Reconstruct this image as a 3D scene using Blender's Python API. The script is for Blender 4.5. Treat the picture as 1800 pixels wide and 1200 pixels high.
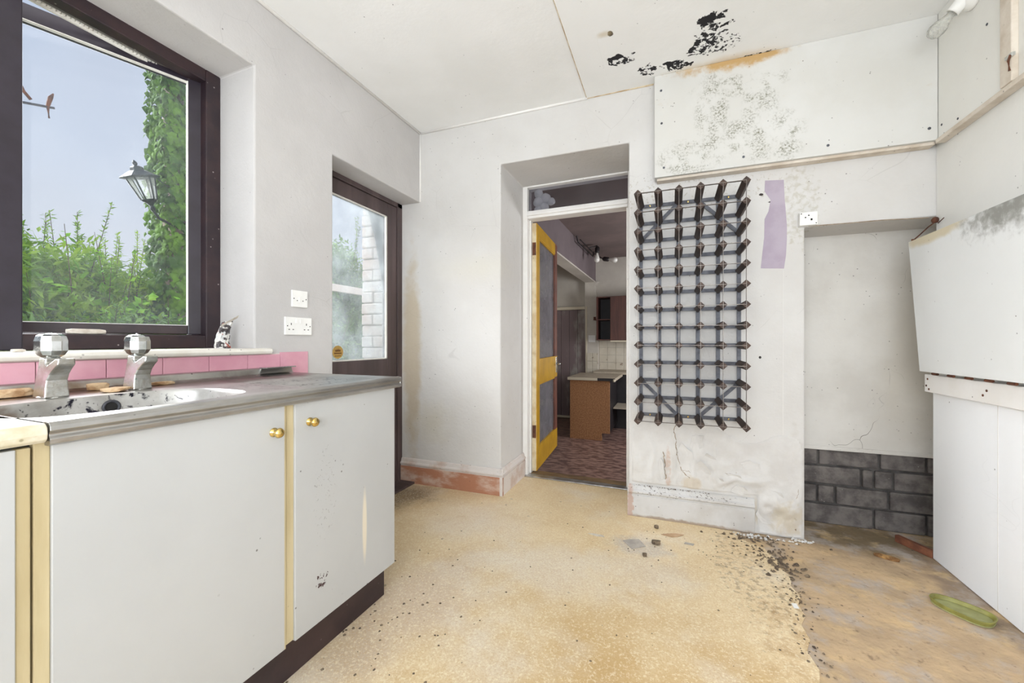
import bpy, bmesh, math, random
import numpy as np
from mathutils import Vector, Matrix
random.seed(7)
R = math.radians
for o in list(bpy.data.objects): bpy.data.objects.remove(o)
scene = bpy.context.scene
COL = scene.collection

# ---------------------------------------------------------------- camera
CAM_H = 1.04
cam_d = bpy.data.cameras.new('camera'); cam = bpy.data.objects.new('camera', cam_d); COL.objects.link(cam)
cam_d.sensor_width = 36.0; cam_d.lens = 695.0/1800.0*36.0; cam_d.clip_start = .02; cam_d.clip_end = 200
cam.location = (0, 0, CAM_H); cam.rotation_euler = (R(90), 0, math.atan(281/695))
scene.camera = cam

# ---------------------------------------------------------------- world, lights, exposure
scene.view_settings.view_transform = 'Standard'; scene.view_settings.look = 'None'
scene.view_settings.gamma = 1.0; scene.view_settings.use_curve_mapping = False
scene.view_settings.exposure = 0.56
world = bpy.data.worlds.new('sky'); scene.world = world; world.use_nodes = True
wn = world.node_tree.nodes; wl = world.node_tree.links
bg = wn['Background']; bg.inputs['Strength'].default_value = 0.565
tc = wn.new('ShaderNodeTexCoord'); sx = wn.new('ShaderNodeSeparateXYZ'); rp = wn.new('ShaderNodeValToRGB')
nz = wn.new('ShaderNodeTexNoise'); nz.inputs['Scale'].default_value = 2.2; nz.inputs['Detail'].default_value = 4
mx = wn.new('ShaderNodeMix'); mx.data_type = 'RGBA'; mx.inputs[7].default_value = (.86, .88, .93, 1)
mr = wn.new('ShaderNodeMapRange'); mr.inputs[1].default_value = .42; mr.inputs[2].default_value = .7; mr.inputs[4].default_value = .35
rp.color_ramp.elements[0].position = .0; rp.color_ramp.elements[0].color = (.80, .86, .95, 1)
rp.color_ramp.elements[1].position = .75; rp.color_ramp.elements[1].color = (.52, .66, .93, 1)
wl.new(tc.outputs['Generated'], sx.inputs[0]); wl.new(sx.outputs['Z'], rp.inputs[0]); wl.new(tc.outputs['Generated'], nz.inputs['Vector'])
wl.new(nz.outputs['Fac'], mr.inputs[0]); wl.new(mr.outputs[0], mx.inputs[0]); wl.new(rp.outputs[0], mx.inputs[6]); wl.new(mx.outputs[2], bg.inputs['Color'])

def area(name, loc, rot, sx_, sy_, power, color=(1, 1, 1)):
    d = bpy.data.lights.new(name, 'AREA'); d.shape = 'RECTANGLE'; d.size = sx_; d.size_y = sy_; d.energy = power; d.color = color
    o = bpy.data.objects.new(name, d); COL.objects.link(o); o.location = loc; o.rotation_euler = rot
    return o
sd = bpy.data.lights.new('hazy_sun', 'SUN'); sd.energy = 9.0; sd.angle = R(60); sd.color = (.97, .98, 1.0)
so = bpy.data.objects.new('hazy_sun', sd); COL.objects.link(so)
so.rotation_euler = Vector((.85, .06, -.33)).to_track_quat('-Z', 'Y').to_euler()
# added fill lamp for brightness, at an invented opening behind the camera
area('fill_rear_opening', (.05, -1.33, 1.42), (R(118), 0, 0), 2.0, 1.6, 56, (.90, .95, 1.0))
# added fill lamp brightening the far kitchen from its unseen right side
area('fill_far_kitchen', (1.55, 5.2, 1.2), (R(90), 0, R(90)), 1.0, .9, 42.0, (.95, .96, 1.0))

# ---------------------------------------------------------------- helpers
def lin(c):
    r = []
    for v in c:
        v /= 255.0
        r.append(v/12.92 if v <= .04045 else ((v+.055)/1.055)**2.4)
    return tuple(r)+(1.0,)

class N:
    """tiny node-graph helper"""
    def __init__(s, m): s.t = m.node_tree; s.n = s.t.nodes; s.l = s.t.links
    def new(s, k, **kw):
        x = s.n.new(k)
        for a, b in kw.items(): setattr(x, a, b)
        return x
    def put(s, sock, v):
        if hasattr(v, 'is_output'): s.l.new(v, sock)
        else: sock.default_value = v
    def math(s, op, a, b=0.0, clamp=False):
        x = s.new('ShaderNodeMath', operation=op, use_clamp=clamp); s.put(x.inputs[0], a); s.put(x.inputs[1], b); return x.outputs[0]
    def vec(s, op, a, b=(0, 0, 0)):
        x = s.new('ShaderNodeVectorMath', operation=op); s.put(x.inputs[0], a); s.put(x.inputs[1], b)
        return x.outputs['Value'] if op == 'LENGTH' else x.outputs[0]
    def rng(s, v, a, b, c=0.0, d=1.0):
        x = s.new('ShaderNodeMapRange'); x.interpolation_type = 'SMOOTHSTEP'; s.put(x.inputs[0], v)
        for i, q in enumerate((a, b, c, d)): s.put(x.inputs[i+1], q)
        return x.outputs[0]
    def noise(s, vec, scale, detail=4, rough=.55, dist=0.0):
        x = s.new('ShaderNodeTexNoise'); s.put(x.inputs['Vector'], vec); x.inputs['Scale'].default_value = scale
        x.inputs['Detail'].default_value = detail; x.inputs['Roughness'].default_value = rough; x.inputs['Distortion'].default_value = dist
        return x.outputs['Fac']
    def voro(s, vec, scale, feature='F1', out='Distance'):
        x = s.new('ShaderNodeTexVoronoi', feature=feature); s.put(x.inputs['Vector'], vec); x.inputs['Scale'].default_value = scale; return x.outputs[out]
    def mix(s, f, a, b):
        x = s.new('ShaderNodeMix', data_type='RGBA'); s.put(x.inputs[0], f); s.put(x.inputs[6], a); s.put(x.inputs[7], b); return x.outputs[2]

def M(name, c1, c2=None, scale=3.0, rough=.6, metal=0.0, bump=0.0, bscale=40.0, stretch=(1, 1, 1), specks=0.0, speck_c=(70, 62, 55), speck_scale=38,
      stains_and_tones=(), scratches=0.0, coat=0.0, spec=.5, lo=.35, hi=.65, bump2=0.0, b2scale=3.0, extra=None):
    m = bpy.data.materials.new(name); m.use_nodes = True; g = N(m); b = m.node_tree.nodes['Principled BSDF']
    b.inputs['Roughness'].default_value = rough; b.inputs['Metallic'].default_value = metal; b.inputs['Specular IOR Level'].default_value = spec
    b.inputs['Coat Weight'].default_value = coat
    pos = g.new('ShaderNodeNewGeometry').outputs['Position']
    sp = g.vec('MULTIPLY', pos, stretch) if stretch != (1, 1, 1) else pos
    col = lin(c1)
    if c2 is not None:
        f = g.rng(g.noise(sp, scale, 6, .6), lo, hi); col = g.mix(f, lin(c1), lin(c2))
    for (cen, rad, sc, nscale, amp, soft, *cap) in stains_and_tones:
        d = g.vec('LENGTH', g.vec('DIVIDE', g.vec('SUBTRACT', pos, cen), rad))
        nn = g.noise(pos, nscale, 6, .58, .4)
        v = g.math('ADD', g.math('MINIMUM', g.math('SUBTRACT', 1.0, d), cap[0] if cap else 1.0), g.math('MULTIPLY', g.math('SUBTRACT', nn, .5), amp))
        k = sc[3] if len(sc) > 3 else 1.0
        col = g.mix(g.rng(v, 0.0, soft, 0.0, k), col, lin(sc[:3]))
    if specks > 0:
        d = g.voro(pos, speck_scale); gate = g.rng(g.noise(pos, speck_scale*.37, 2), .62-.25*specks, .66-.25*specks+.05)
        s_ = g.math('MULTIPLY', g.rng(d, .15, .07), gate); col = g.mix(g.math('MULTIPLY', s_, .75), col, lin(speck_c))
    if scratches > 0:
        dv = g.voro(g.vec('ADD', pos, g.vec('MULTIPLY', (.35, .35, .35), g.new('ShaderNodeTexNoise').outputs['Color'])), 3.1, 'DISTANCE_TO_EDGE')
        gate = g.rng(g.noise(pos, 2.3, 3), .52, .62)
        col = g.mix(g.math('MULTIPLY', g.math('MULTIPLY', g.rng(dv, .006, .001), gate), scratches), col, lin((95, 88, 80)))
    if extra: col = extra(g, pos, col)
    g.put(b.inputs['Base Color'], col)
    if bump > 0 or bump2 > 0:
        hgt = g.math('MULTIPLY', g.noise(sp, bscale, 5, .6), bump)
        if bump2 > 0: hgt = g.math('ADD', hgt, g.math('MULTIPLY', g.noise(pos, b2scale, 3, .5), bump2))
        bp = g.new('ShaderNodeBump'); bp.inputs['Strength'].default_value = 1.0; bp.inputs['Distance'].default_value = 1.0
        g.put(bp.inputs['Height'], hgt); g.l.new(bp.outputs[0], b.inputs['Normal'])
    return m

def glass_mat(name, dirt=.05, dirt_c=(215, 222, 226), tint=(1, 1, 1, 1), refl=1.0, dscale=5.0, lo=.35, hi=.75):
    m = bpy.data.materials.new(name); m.use_nodes = True; g = N(m); n = m.node_tree.nodes; n.remove(n['Principled BSDF']); out = n['Material Output']
    tr = g.new('ShaderNodeBsdfTransparent'); tr.inputs[0].default_value = tint
    gl = g.new('ShaderNodeBsdfGlossy'); gl.inputs['Roughness'].default_value = .03
    fr = g.new('ShaderNodeFresnel'); fr.inputs[0].default_value = 1.3
    m1 = g.new('ShaderNodeMixShader'); g.put(m1.inputs[0], g.math('MULTIPLY', fr.outputs[0], refl)); g.l.new(tr.outputs[0], m1.inputs[1]); g.l.new(gl.outputs[0], m1.inputs[2])
    df = g.new('ShaderNodeBsdfDiffuse'); df.inputs[0].default_value = lin(dirt_c); tl = g.new('ShaderNodeBsdfTranslucent'); tl.inputs[0].default_value = lin(dirt_c)
    md = g.new('ShaderNodeMixShader'); md.inputs[0].default_value = .6; g.l.new(df.outputs[0], md.inputs[1]); g.l.new(tl.outputs[0], md.inputs[2])
    pos = g.new('ShaderNodeNewGeometry').outputs['Position']
    f = g.rng(g.noise(pos, dscale, 6, .65), lo, hi, dirt*.4, dirt*1.6)
    m2 = g.new('ShaderNodeMixShader'); g.put(m2.inputs[0], f); g.l.new(m1.outputs[0], m2.inputs[1]); g.l.new(md.outputs[0], m2.inputs[2])
    g.l.new(m2.outputs[0], out.inputs[0])
    return m

YW0, YWS = 2.43, .028
def yw(x, d=0.0): return YW0 + YWS*(x+1.7) + d       # room face of the back wall (it is not quite square to the room)

ROOT = {}
def tag(o, label=None, cat=None, group=None, kind=None):
    if label: o['label'] = label
    if cat: o['category'] = cat
    if group: o['group'] = group
    if kind: o['kind'] = kind
    return o
def thing(name, loc, label=None, cat=None, group=None, kind=None):
    o = bpy.data.objects.new(name, None); COL.objects.link(o); o.location = loc; o.empty_display_size = .05
    ROOT[o.name] = Vector(loc)
    return tag(o, label, cat, group, kind)

class MB:
    def __init__(s): s.v = []; s.f = []
    def add(s, vs, fs):
        k = len(s.v); s.v += [tuple(p) for p in vs]; s.f += [tuple(i+k for i in q) for q in fs]; return s
    def box(s, x0, x1, y0, y1, z0, z1):
        return s.add([(x0,y0,z0),(x1,y0,z0),(x1,y1,z0),(x0,y1,z0),(x0,y0,z1),(x1,y0,z1),(x1,y1,z1),(x0,y1,z1)],
                     [(0,3,2,1),(4,5,6,7),(0,1,5,4),(1,2,6,5),(2,3,7,6),(3,0,4,7)])
    def obox(s, c, ax, ay, az):
        c = Vector(c); ax = Vector(ax); ay = Vector(ay); az = Vector(az); vs = []
        for k in (-1, 1):
            for (i, j) in ((-1,-1),(1,-1),(1,1),(-1,1)): vs.append(c+ax*i+ay*j+az*k)
        return s.add(vs, [(0,3,2,1),(4,5,6,7),(0,1,5,4),(1,2,6,5),(2,3,7,6),(3,0,4,7)])
    def prism(s, poly, fn, d0, d1):
        n = len(poly); vs = [fn(a, b, d0) for a, b in poly]+[fn(a, b, d1) for a, b in poly]
        fs = [tuple(range(n-1, -1, -1)), tuple(range(n, 2*n))]+[(i, (i+1) % n, n+(i+1) % n, n+i) for i in range(n)]
        return s.add(vs, fs)
    def lathe(s, prof, n, mat=None, phase=0.0):
        mat = mat or Matrix(); vs = []; fs = []
        for (r, z) in prof:
            for i in range(n):
                a = phase+2*math.pi*i/n; vs.append(mat @ Vector((r*math.cos(a), r*math.sin(a), z)))
        m = len(prof)
        for j in range(m-1):
            for i in range(n): fs.append((j*n+i, j*n+(i+1) % n, (j+1)*n+(i+1) % n, (j+1)*n+i))
        fs.append(tuple(range(n-1, -1, -1))); fs.append(tuple((m-1)*n+i for i in range(n)))
        return s.add(vs, fs)
    def tube(s, pts, r, n=8):
        pts = [Vector(p) for p in pts]; rs = r if isinstance(r, (list, tuple)) else [r]*len(pts); vs = []; fs = []
        up = Vector((0, 0, 1))
        for k, p in enumerate(pts):
            d = (pts[min(k+1, len(pts)-1)]-pts[max(k-1, 0)]).normalized()
            a = d.cross(up)
            if a.length < 1e-3: a = d.cross(Vector((1, 0, 0)))
            a.normalize(); b = d.cross(a)
            for i in range(n):
                t = 2*math.pi*i/n; vs.append(p+(a*math.cos(t)+b*math.sin(t))*rs[k])
        for k in range(len(pts)-1):
            for i in range(n): fs.append((k*n+i, k*n+(i+1) % n, (k+1)*n+(i+1) % n, (k+1)*n+i))
        fs.append(tuple(range(n-1, -1, -1))); fs.append(tuple((len(pts)-1)*n+i for i in range(n)))
        return s.add(vs, fs)
    def shear(s):
        s.v = [(x, y+YWS*(x+1.7)+YW0, z) for (x, y, z) in s.v]; return s
    def build(s, name, mat, parent=None, bevel=0.0, smooth=False, seg=2, fix=True, weld=False):
        me = bpy.data.meshes.new(name)
        if parent is not None: off = ROOT[parent.name]
        else:
            a = np.array(s.v); off = Vector(((a[:, 0].min()+a[:, 0].max())/2, (a[:, 1].min()+a[:, 1].max())/2, a[:, 2].min()))
        me.from_pydata([tuple(Vector(p)-off) for p in s.v], [], s.f)
        if fix:
            bm = bmesh.new(); bm.from_mesh(me)
            if weld: bmesh.ops.remove_doubles(bm, verts=bm.verts, dist=1e-5)
            bmesh.ops.recalc_face_normals(bm, faces=bm.faces); bm.to_mesh(me); bm.free()
        if smooth:
            me.polygons.foreach_set('use_smooth', [True]*len(me.polygons))
        me.materials.append(mat); me.update()
        o = bpy.data.objects.new(name, me); COL.objects.link(o)
        if parent is not None: o.parent = parent
        else: o.location = off
        ROOT[o.name] = off
        if bevel > 0:
            b = o.modifiers.new('bevel', 'BEVEL'); b.width = bevel; b.segments = seg; b.limit_method = 'ANGLE'; b.angle_limit = R(35)
        if smooth == 'auto':
            pass
        return o
def box(name, mat, b, parent=None, bevel=.003, shear=False):
    m = MB().box(*b)
    if shear: m.shear()
    return m.build(name, mat, parent, bevel)
def instance(o, parent, delta):
    c = bpy.data.objects.new(o.name.split('.')[0], o.data); COL.objects.link(c); c.parent = parent; c.location = o.location+Vector(delta)
    for md in o.modifiers:
        if md.type == 'BEVEL':
            b = c.modifiers.new('bevel', 'BEVEL'); b.width = md.width; b.segments = md.segments; b.limit_method = 'ANGLE'; b.angle_limit = md.angle_limit
    ROOT[c.name] = ROOT[o.name]
    return c
def holed(us, vs, holes, fn, d0, d1):
    """slab with rectangular holes: us/vs outer limits, fn(u,v,d) -> point"""
    U = sorted(set([us[0], us[1]]+[h for q in holes for h in q[:2]])); V = sorted(set([vs[0], vs[1]]+[h for q in holes for h in q[2:]]))
    U = [u for u in U if us[0] <= u <= us[1]]; V = [v for v in V if vs[0] <= v <= vs[1]]
    def solid(i, j):
        if i < 0 or j < 0 or i >= len(U)-1 or j >= len(V)-1: return False
        a, b = (U[i]+U[i+1])/2, (V[j]+V[j+1])/2
        return not any(q[0] < a < q[1] and q[2] < b < q[3] for q in holes)
    m = MB()
    for i in range(len(U)-1):
        for j in range(len(V)-1):
            if not solid(i, j): continue
            a, b, c, d = U[i], U[i+1], V[j], V[j+1]
            m.add([fn(a, c, d0), fn(b, c, d0), fn(b, d, d0), fn(a, d, d0)], [(0, 1, 2, 3)])
            m.add([fn(a, c, d1), fn(b, c, d1), fn(b, d, d1), fn(a, d, d1)], [(3, 2, 1, 0)])
            for (q, e0, e1) in (((i-1, j), (a, c), (a, d)), ((i+1, j), (b, c), (b, d)), ((i, j-1), (a, c), (b, c)), ((i, j+1), (a, d), (b, d))):
                if not solid(*q): m.add([fn(*e0, d0), fn(*e1, d0), fn(*e1, d1), fn(*e0, d1)], [(0, 1, 2, 3)])
    return m

# ---------------------------------------------------------------- materials
BLK = (22, 20, 26); BRN = (176, 134, 62); MLD = (120, 118, 88, .6)
WHITE = (226, 224, 218); WHITE2 = (216, 213, 206)
m_wall_left = M('painted plaster window wall', (202, 199, 197), (194, 191, 189), 2.0, .75, bump=.0015, bscale=60, bump2=.012, b2scale=2.5, specks=.10, scratches=.12)
m_wall_back = M('painted plaster back wall', (216, 214, 211), (208, 205, 201), 1.6, .7, bump=.0015, bscale=50, bump2=.014, b2scale=2.2, specks=.2, scratches=.12,
    stains_and_tones=[((-1.78, 2.43, .95), (.10, .3, .9), (190, 172, 140, .7), 9, .9, .6), ((-1.60, 2.43, .45), (.22, .3, .22), (196, 184, 148, .3), 8, 1.0, .9),
            ((-1.25, 2.43, 1.55), (.5, .3, .16), (214, 208, 184, .25), 3, .7, 1.0), ((.62, 2.5, 1.75), (.1, .3, .22), (160, 150, 118, .35), 40, 2.4, .6, .2),
            ((.5, 2.5, .12), (.22, .3, .14), (196, 180, 146, .45), 20, 1.8, .8), ((.6, 2.5, .35), (.05, .3, .25), (170, 160, 140, .4), 16, 1.4, .6),
            ((.443, 2.49, .954), (.007, .05, .008), (30, 26, 24), 30, .1, .2), ((.448, 2.49, 1.835), (.012, .05, .008), (50, 40, 34), 60, .8, .3),
            ((.50, 2.49, 1.79), (.02, .05, .006), (40, 34, 30), 60, 1.0, .3), ((.02, 2.47, 1.9), (.4, .3, .09), (150, 135, 105, .4), 60, 3.5, .3, -.25)])
m_reveal = M('painted alcove plaster', (235, 233, 229), (227, 224, 220), 3, .75, bump=.002, bscale=35, specks=.3, scratches=.9)
m_alcove = M('alcove panel paint', (222, 219, 213), (207, 203, 196), 2.2, .7, bump=.0015, bscale=30, specks=.35, scratches=1.0,
    stains_and_tones=[((1.2, 2.75, 1.0), (.25, .4, .7), (196, 188, 172, .5), 4, .8, .8)])
m_wall_right = M('painted right wall', (238, 237, 232), (233, 232, 226), 1.5, .6, bump=.001, bscale=40, bump2=.006, b2scale=2, specks=.15, scratches=.3)
m_ceiling = M('ceiling paint', (248, 248, 247), (242, 242, 240), 1.4, .8, bump=.001, bscale=40, bump2=.010, b2scale=2.2, specks=.06)
m_ceiling_panel = M('mouldy ceiling board', (248, 248, 247), (242, 242, 240), 1.7, .8, bump=.001, bscale=40, bump2=.008, b2scale=2.2, specks=.08,
    stains_and_tones=[((.2, 2.44, 2.56), (.42, .09, .2), (205, 180, 130, .45), 7, .9, .8),
            ((-.273, 2.19, 2.56), (.07, .035, .2), BLK, 20, 3.4, .10, .16), ((.185, 2.115, 2.56), (.06, .075, .2), BLK, 24, 3.6, .10, .12),
            ((.14, 2.235, 2.56), (.06, .06, .2), BLK, 27, 3.6, .10, .06), ((.01, 2.355, 2.56), (.075, .04, .2), BLK, 24, 3.6, .10, .12),
            ((-.125, 2.335, 2.56), (.04, .045, .2), BLK, 27, 3.6, .10, .10), ((.22, 2.27, 2.56), (.07, .05, .2), BLK, 60, 3.6, .12, -.12),
            ((-.281, 1.989, 2.56), (.015, .02, .2), (90, 80, 66), 50, .8, .3), ((-.31, 1.98, 2.56), (.05, .03, .2), (205, 184, 140, .5), 20, .8, .8),
            ((.42, 2.425, 2.56), (.08, .015, .2), (40, 36, 34), 60, 3.0, .2, .1)])
def box_extra(g, pos, col):
    n1 = g.noise(pos, 110, 4, .7)
    def blob(c, r):
        return g.math('SUBTRACT', 1.0, g.vec('LENGTH', g.vec('DIVIDE', g.vec('SUBTRACT', pos, c), r)), True)
    s = blob((.10, 2.4, 2.07), (.22, 1, .12))
    for c, r in (((.30, 2.4, 2.14), (.22, 1, .10)), ((.20, 2.4, 2.30), (.10, 1, .26)), ((.43, 2.4, 2.22), (.10, 1, .30)), ((.33, 2.4, 2.41), (.28, 1, .07)), ((.55, 2.4, 2.1), (.10, 1, .16))):
        s = g.math('MAXIMUM', s, blob(c, r))
    f = g.math('MULTIPLY', g.math('MULTIPLY', g.rng(s, .0, .5), g.rng(g.noise(pos, 16, 4, .6), .40, .62)), g.rng(n1, .44, .62))
    col = g.mix(g.math('MULTIPLY', f, .85), col, lin((106, 104, 76)))
    w = g.math('MULTIPLY', blob((.30, 2.4, 2.55), (.44, 1, .075)), 1.0, True)
    return g.mix(g.math('MULTIPLY', g.rng(g.math('ADD', w, g.math('MULTIPLY', g.math('SUBTRACT', g.noise(pos, 14, 5, .6), .5), 1.5)), .22, .75), .9), col, lin((190, 150, 84)))
m_boxing = M('mouldy boxing board', (218, 217, 213), (211, 209, 203), 2.0, .6, bump=.0008, bscale=30, specks=.22, extra=box_extra)
m_boxing_r = M('boxing board paint', (239, 238, 232), (235, 233, 227), 2.0, .6, bump=.0008, bscale=30, specks=.22)
m_batten = M('grubby batten paint', (226, 216, 202), (204, 190, 172), 9, .7, bump=.001, bscale=50, specks=.3)
m_flap = M('flap panel paint', (236, 238, 238), (230, 232, 231), 1.5, .45, bump=.0004, bscale=20, specks=.12,
    stains_and_tones=[((1.04, 1.88, 1.50), (.3, .28, .11), (92, 90, 74, .75), 30, 1.6, .9), ((1.04, 2.28, 1.51), (.3, .25, .045), (206, 188, 142, .7), 9, .9, .5), ((1.05, 2.25, 1.532), (.3, .5, .018), (128, 98, 62, .9), 30, 1.0, .5)])
m_lower = M('lower panel paint', (248, 250, 252), (243, 245, 247), 1.3, .5, bump=.0006, bscale=18, specks=.15, scratches=.06)
m_trim = M('white gloss trim', (241, 239, 236), (236, 233, 228), 6, .4, bump=.0006, bscale=40, specks=.2)
m_skirt_red = M('stripped skirting', (176, 122, 94), (208, 184, 168), 5.5, .7, bump=.0015, bscale=30, specks=.4, stretch=(1, 1, 2), lo=.46, hi=.70)
m_skirt_top = M('skirting cap worn white', (216, 208, 202), (196, 172, 156), 8, .7, bump=.001, bscale=30, specks=.4, lo=.45, hi=.75)
m_skirt_white = M('chipped white skirting', (208, 207, 206), (194, 191, 187), 6, .5, bump=.001, bscale=30, specks=.45,
    stains_and_tones=[((-.23, 2.44, .02), (.02, .3, .3), (180, 136, 112, .6), 40, 2.6, .5), ((.1, 2.44, 0), (.5, .3, .025), (150, 128, 105, .8), 30, 1.0, .5), ((0, 2.44, .165), (.25, .3, .02), (80, 70, 60, .8), 90, 3.5, .2, -.3)])
m_brick = M('sooty block', (122, 116, 112), (86, 81, 79), 14, .9, bump=.004, bscale=60, specks=.25, speck_c=(190, 188, 182))
m_mortar = M('dark mortar', (98, 95, 92), (70, 67, 66), 12, .95, bump=.004, bscale=50)
def floor_extra(g, pos, col):
    w = g.rng(g.noise(pos, 2.1, 5, .6), .48, .68); col = g.mix(g.math('MULTIPLY', w, .7), col, lin((234, 224, 206)))
    d = g.rng(g.noise(g.vec('ADD', pos, (7.0, 3.0, 0)), 1.3, 5, .65), .52, .72); col = g.mix(g.math('MULTIPLY', d, .4), col, lin((205, 172, 120)))
    fl = g.rng(g.noise(pos, 170, 3, .7), .42, .66); col = g.mix(g.math('MULTIPLY', fl, .40), col, lin((196, 158, 102)))
    f2 = g.rng(g.noise(g.vec('ADD', pos, (3., 1., 0)), 110, 3, .7), .50, .66); col = g.mix(g.math('MULTIPLY', f2, .5), col, lin((248, 238, 210)))
    return col
m_floor = M('old cork sheet flooring', (234, 213, 174), (224, 200, 158), 4, .40, bump=.0012, bscale=120, specks=.22, speck_c=(74, 58, 44), speck_scale=15, extra=floor_extra,
    stains_and_tones=[((-.95, 1.35, 0), (.35, .5, .3), (206, 188, 170, .7), 5, 1.2, .8), ((-1.0, .95, 0), (.2, .3, .3), (186, 166, 146, .6), 6, 1.2, .8), ((-1.7, 2.2, 0), (.35, .3, .3), (98, 82, 66, .85), 6, 1.1, .7), ((-.05, 1.05, 0), (.95, .75, .3), (196, 160, 104, .8), 4, 1.3, .9), ((-1.05, 2.05, 0), (.5, .35, .3), (240, 228, 212, .6), 5, 1.2, .9), ((-.5, 1.75, 0), (.4, .3, .3), (232, 222, 206, .6), 6, 1.2, .8), ((.35, 2.15, 0), (.16, .42, .3), (120, 96, 68, .6), 40, 2.6, .5, .1),  # broad front tan and pale patch towards the doorway put light falloff into colour
            ((.4, 1.4, 0), (.14, .6, .3), (176, 138, 88, .6), 20, 2.0, .7, .3), ((-.15, 2.1, 0), (.2, .12, .3), (196, 190, 184, .7), 12, 1.0, .6), ((-.1, 1.9, 0), (.28, .22, .3), (214, 204, 190, .5), 9, 1.2, .8)])
def conc_extra(g, pos, col):
    w = g.rng(g.noise(pos, 5.0, 6, .65), .47, .66); col = g.mix(g.math('MULTIPLY', w, .85), col, lin((182, 172, 164)))
    w = g.rng(g.noise(g.vec('ADD', pos, (5., 2., 0)), 7.0, 6, .6), .52, .68); col = g.mix(g.math('MULTIPLY', w, .7), col, lin((216, 186, 140)))
    w = g.rng(g.noise(g.vec('ADD', pos, (1., 9., 0)), 22.0, 6, .7), .56, .70); return g.mix(g.math('MULTIPLY', w, .6), col, lin((104, 84, 66)))
m_concrete = M('stained bare floor', (200, 172, 136), (178, 154, 124), 6, .75, bump=.003, bscale=40, bump2=.008, b2scale=9, specks=.35, speck_c=(60, 52, 46), speck_scale=26, extra=conc_extra,
    stains_and_tones=[((.9, 2.62, 0), (.5, .24, .3), (96, 84, 62, .75), 8, 1.1, .6), ((1.12, 2.2, 0), (.12, .6, .3), (120, 104, 92, .6), 10, 1.1, .7)])
m_unit = M('white melamine', (190, 191, 191), (185, 186, 186), 2.0, .38, specks=.06, bump=.0002, bscale=10)
m_unit_b = M('white melamine spotted', (190, 191, 191), (185, 186, 186), 2.0, .38, specks=.18, bump=.0002, bscale=10,
    stains_and_tones=[((-1.05, 1.15, .36), (.1, .015, .16), (226, 216, 196, .9), 3, .3, .5), ((-1.05, .96, .27), (.1, .018, .02), (60, 36, 40), 90, 4, .15, -.1), ((-1.05, .97, .55), (.1, .03, .10), (110, 105, 100, .6), 110, 4, .15, -.45)])
m_cream = M('cream lipping', (202, 188, 152), (184, 168, 130), 12, .5, specks=.3, stretch=(1, 1, .15))
m_plinth = M('dark brown plinth', (60, 44, 46), (46, 33, 38), 6, .4, specks=.3, speck_c=(150, 140, 140), bump=.0006, bscale=30)
m_steel = M('dull stainless steel', (196, 195, 192), (168, 166, 163), 7, .30, metal=1.0, bump=.0006, bscale=50, specks=.35, speck_c=(70, 62, 58), stretch=(1, .5, 1),
    stains_and_tones=[((-1.25, 1.0, .9), (.14, .2, .2), (70, 66, 70, .6), 60, 2.6, .4, -.05), ((-1.55, .95, .9), (.14, .5, .05), (96, 84, 72, .85), 10, .9, .5), ((-1.6, .5, .9), (.1, .5, .05), (120, 92, 66, .85), 12, .9, .5)])
m_basin = M('grimy basin steel', (196, 195, 192), (160, 157, 152), 9, .4, metal=.6, bump=.001, bscale=40, specks=.8, speck_c=(50, 44, 48), speck_scale=60,
    stains_and_tones=[((-1.44, .62, .87), (.06, .12, .022), (24, 22, 38), 40, 3.2, .3, -.12), ((-1.42, .46, .87), (.08, .06, .02), (40, 34, 40), 60, 3.2, .3, -.3), ((-1.36, .40, .86), (.1, .06, .05), (120, 90, 60, .8), 18, 1.2, .5)])
m_chrome = M('limescaled chrome', (225, 227, 228), (200, 204, 202), 30, .10, metal=1.0, bump=.0002, bscale=60)
m_chrome_dull = M('scaled tap body', (214, 216, 214), (182, 178, 168), 24, .24, metal=.9, bump=.0008, bscale=60, specks=.4, speck_c=(120, 160, 140))
m_laminate = M('cream laminate worktop', (226, 220, 204), (200, 190, 160), 16, .5, specks=.4, speck_c=(140, 130, 100))
m_pink = M('pink glazed tile', (220, 164, 178), (212, 152, 168), 9, .22, coat=.3)
m_grout = M('tile grout', (226, 214, 208), None, rough=.9)
m_sill = M('cream sill board', (238, 234, 225), (228, 222, 210), 10, .45, bump=.0006, bscale=40, specks=.5)
m_winframe = M('dark brown window frame', (58, 42, 44), (44, 33, 38), 10, .35, bump=.0006, bscale=60, specks=.3, speck_c=(190, 180, 175))
m_sash = M('dark sash paint', (52, 46, 56), (44, 38, 46), 8, .3, bump=.0003, bscale=50)
m_sash_in = M('weathered head lining', (120, 116, 110), (96, 92, 88), 12, .6)
m_whitebead = M('white sealing strip', (238, 236, 229), (227, 223, 215), 20, .5)
m_door_brown = M('weathered brown door', (96, 80, 80), (70, 58, 58), 7, .5, bump=.001, bscale=30, stretch=(1, 1, .12), specks=.2)
m_yellow = M('mustard door gloss', (214, 166, 28), (196, 148, 22), 7, .35, bump=.0005, bscale=30, specks=.25)
m_door_edge = M('cream door edge', (222, 208, 176), (200, 178, 138), 14, .5, specks=.5)
m_redwood = M('red-brown door bead', (122, 70, 52), (98, 56, 42), 9, .5)
m_glass = glass_mat('window glass', .025, (206, 214, 220), dscale=3.0)
m_glass_door = glass_mat('dirty door glass', .22, (214, 222, 226), dscale=4.0)
m_glass_dark = glass_mat('dusty transom glass', .09, (150, 150, 150), tint=(.75, .75, .78, 1), refl=.6)
m_glass_reed = glass_mat('obscured door glass', .42, (188, 186, 190), tint=(.84, .84, .88, 1), refl=.8, dscale=5, lo=.1, hi=.95)
m_plastic = M('white plastic', (243, 242, 238), (239, 238, 234), 20, .35)
m_hole = M('black slot', (26, 24, 24), None, rough=.8)
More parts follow.
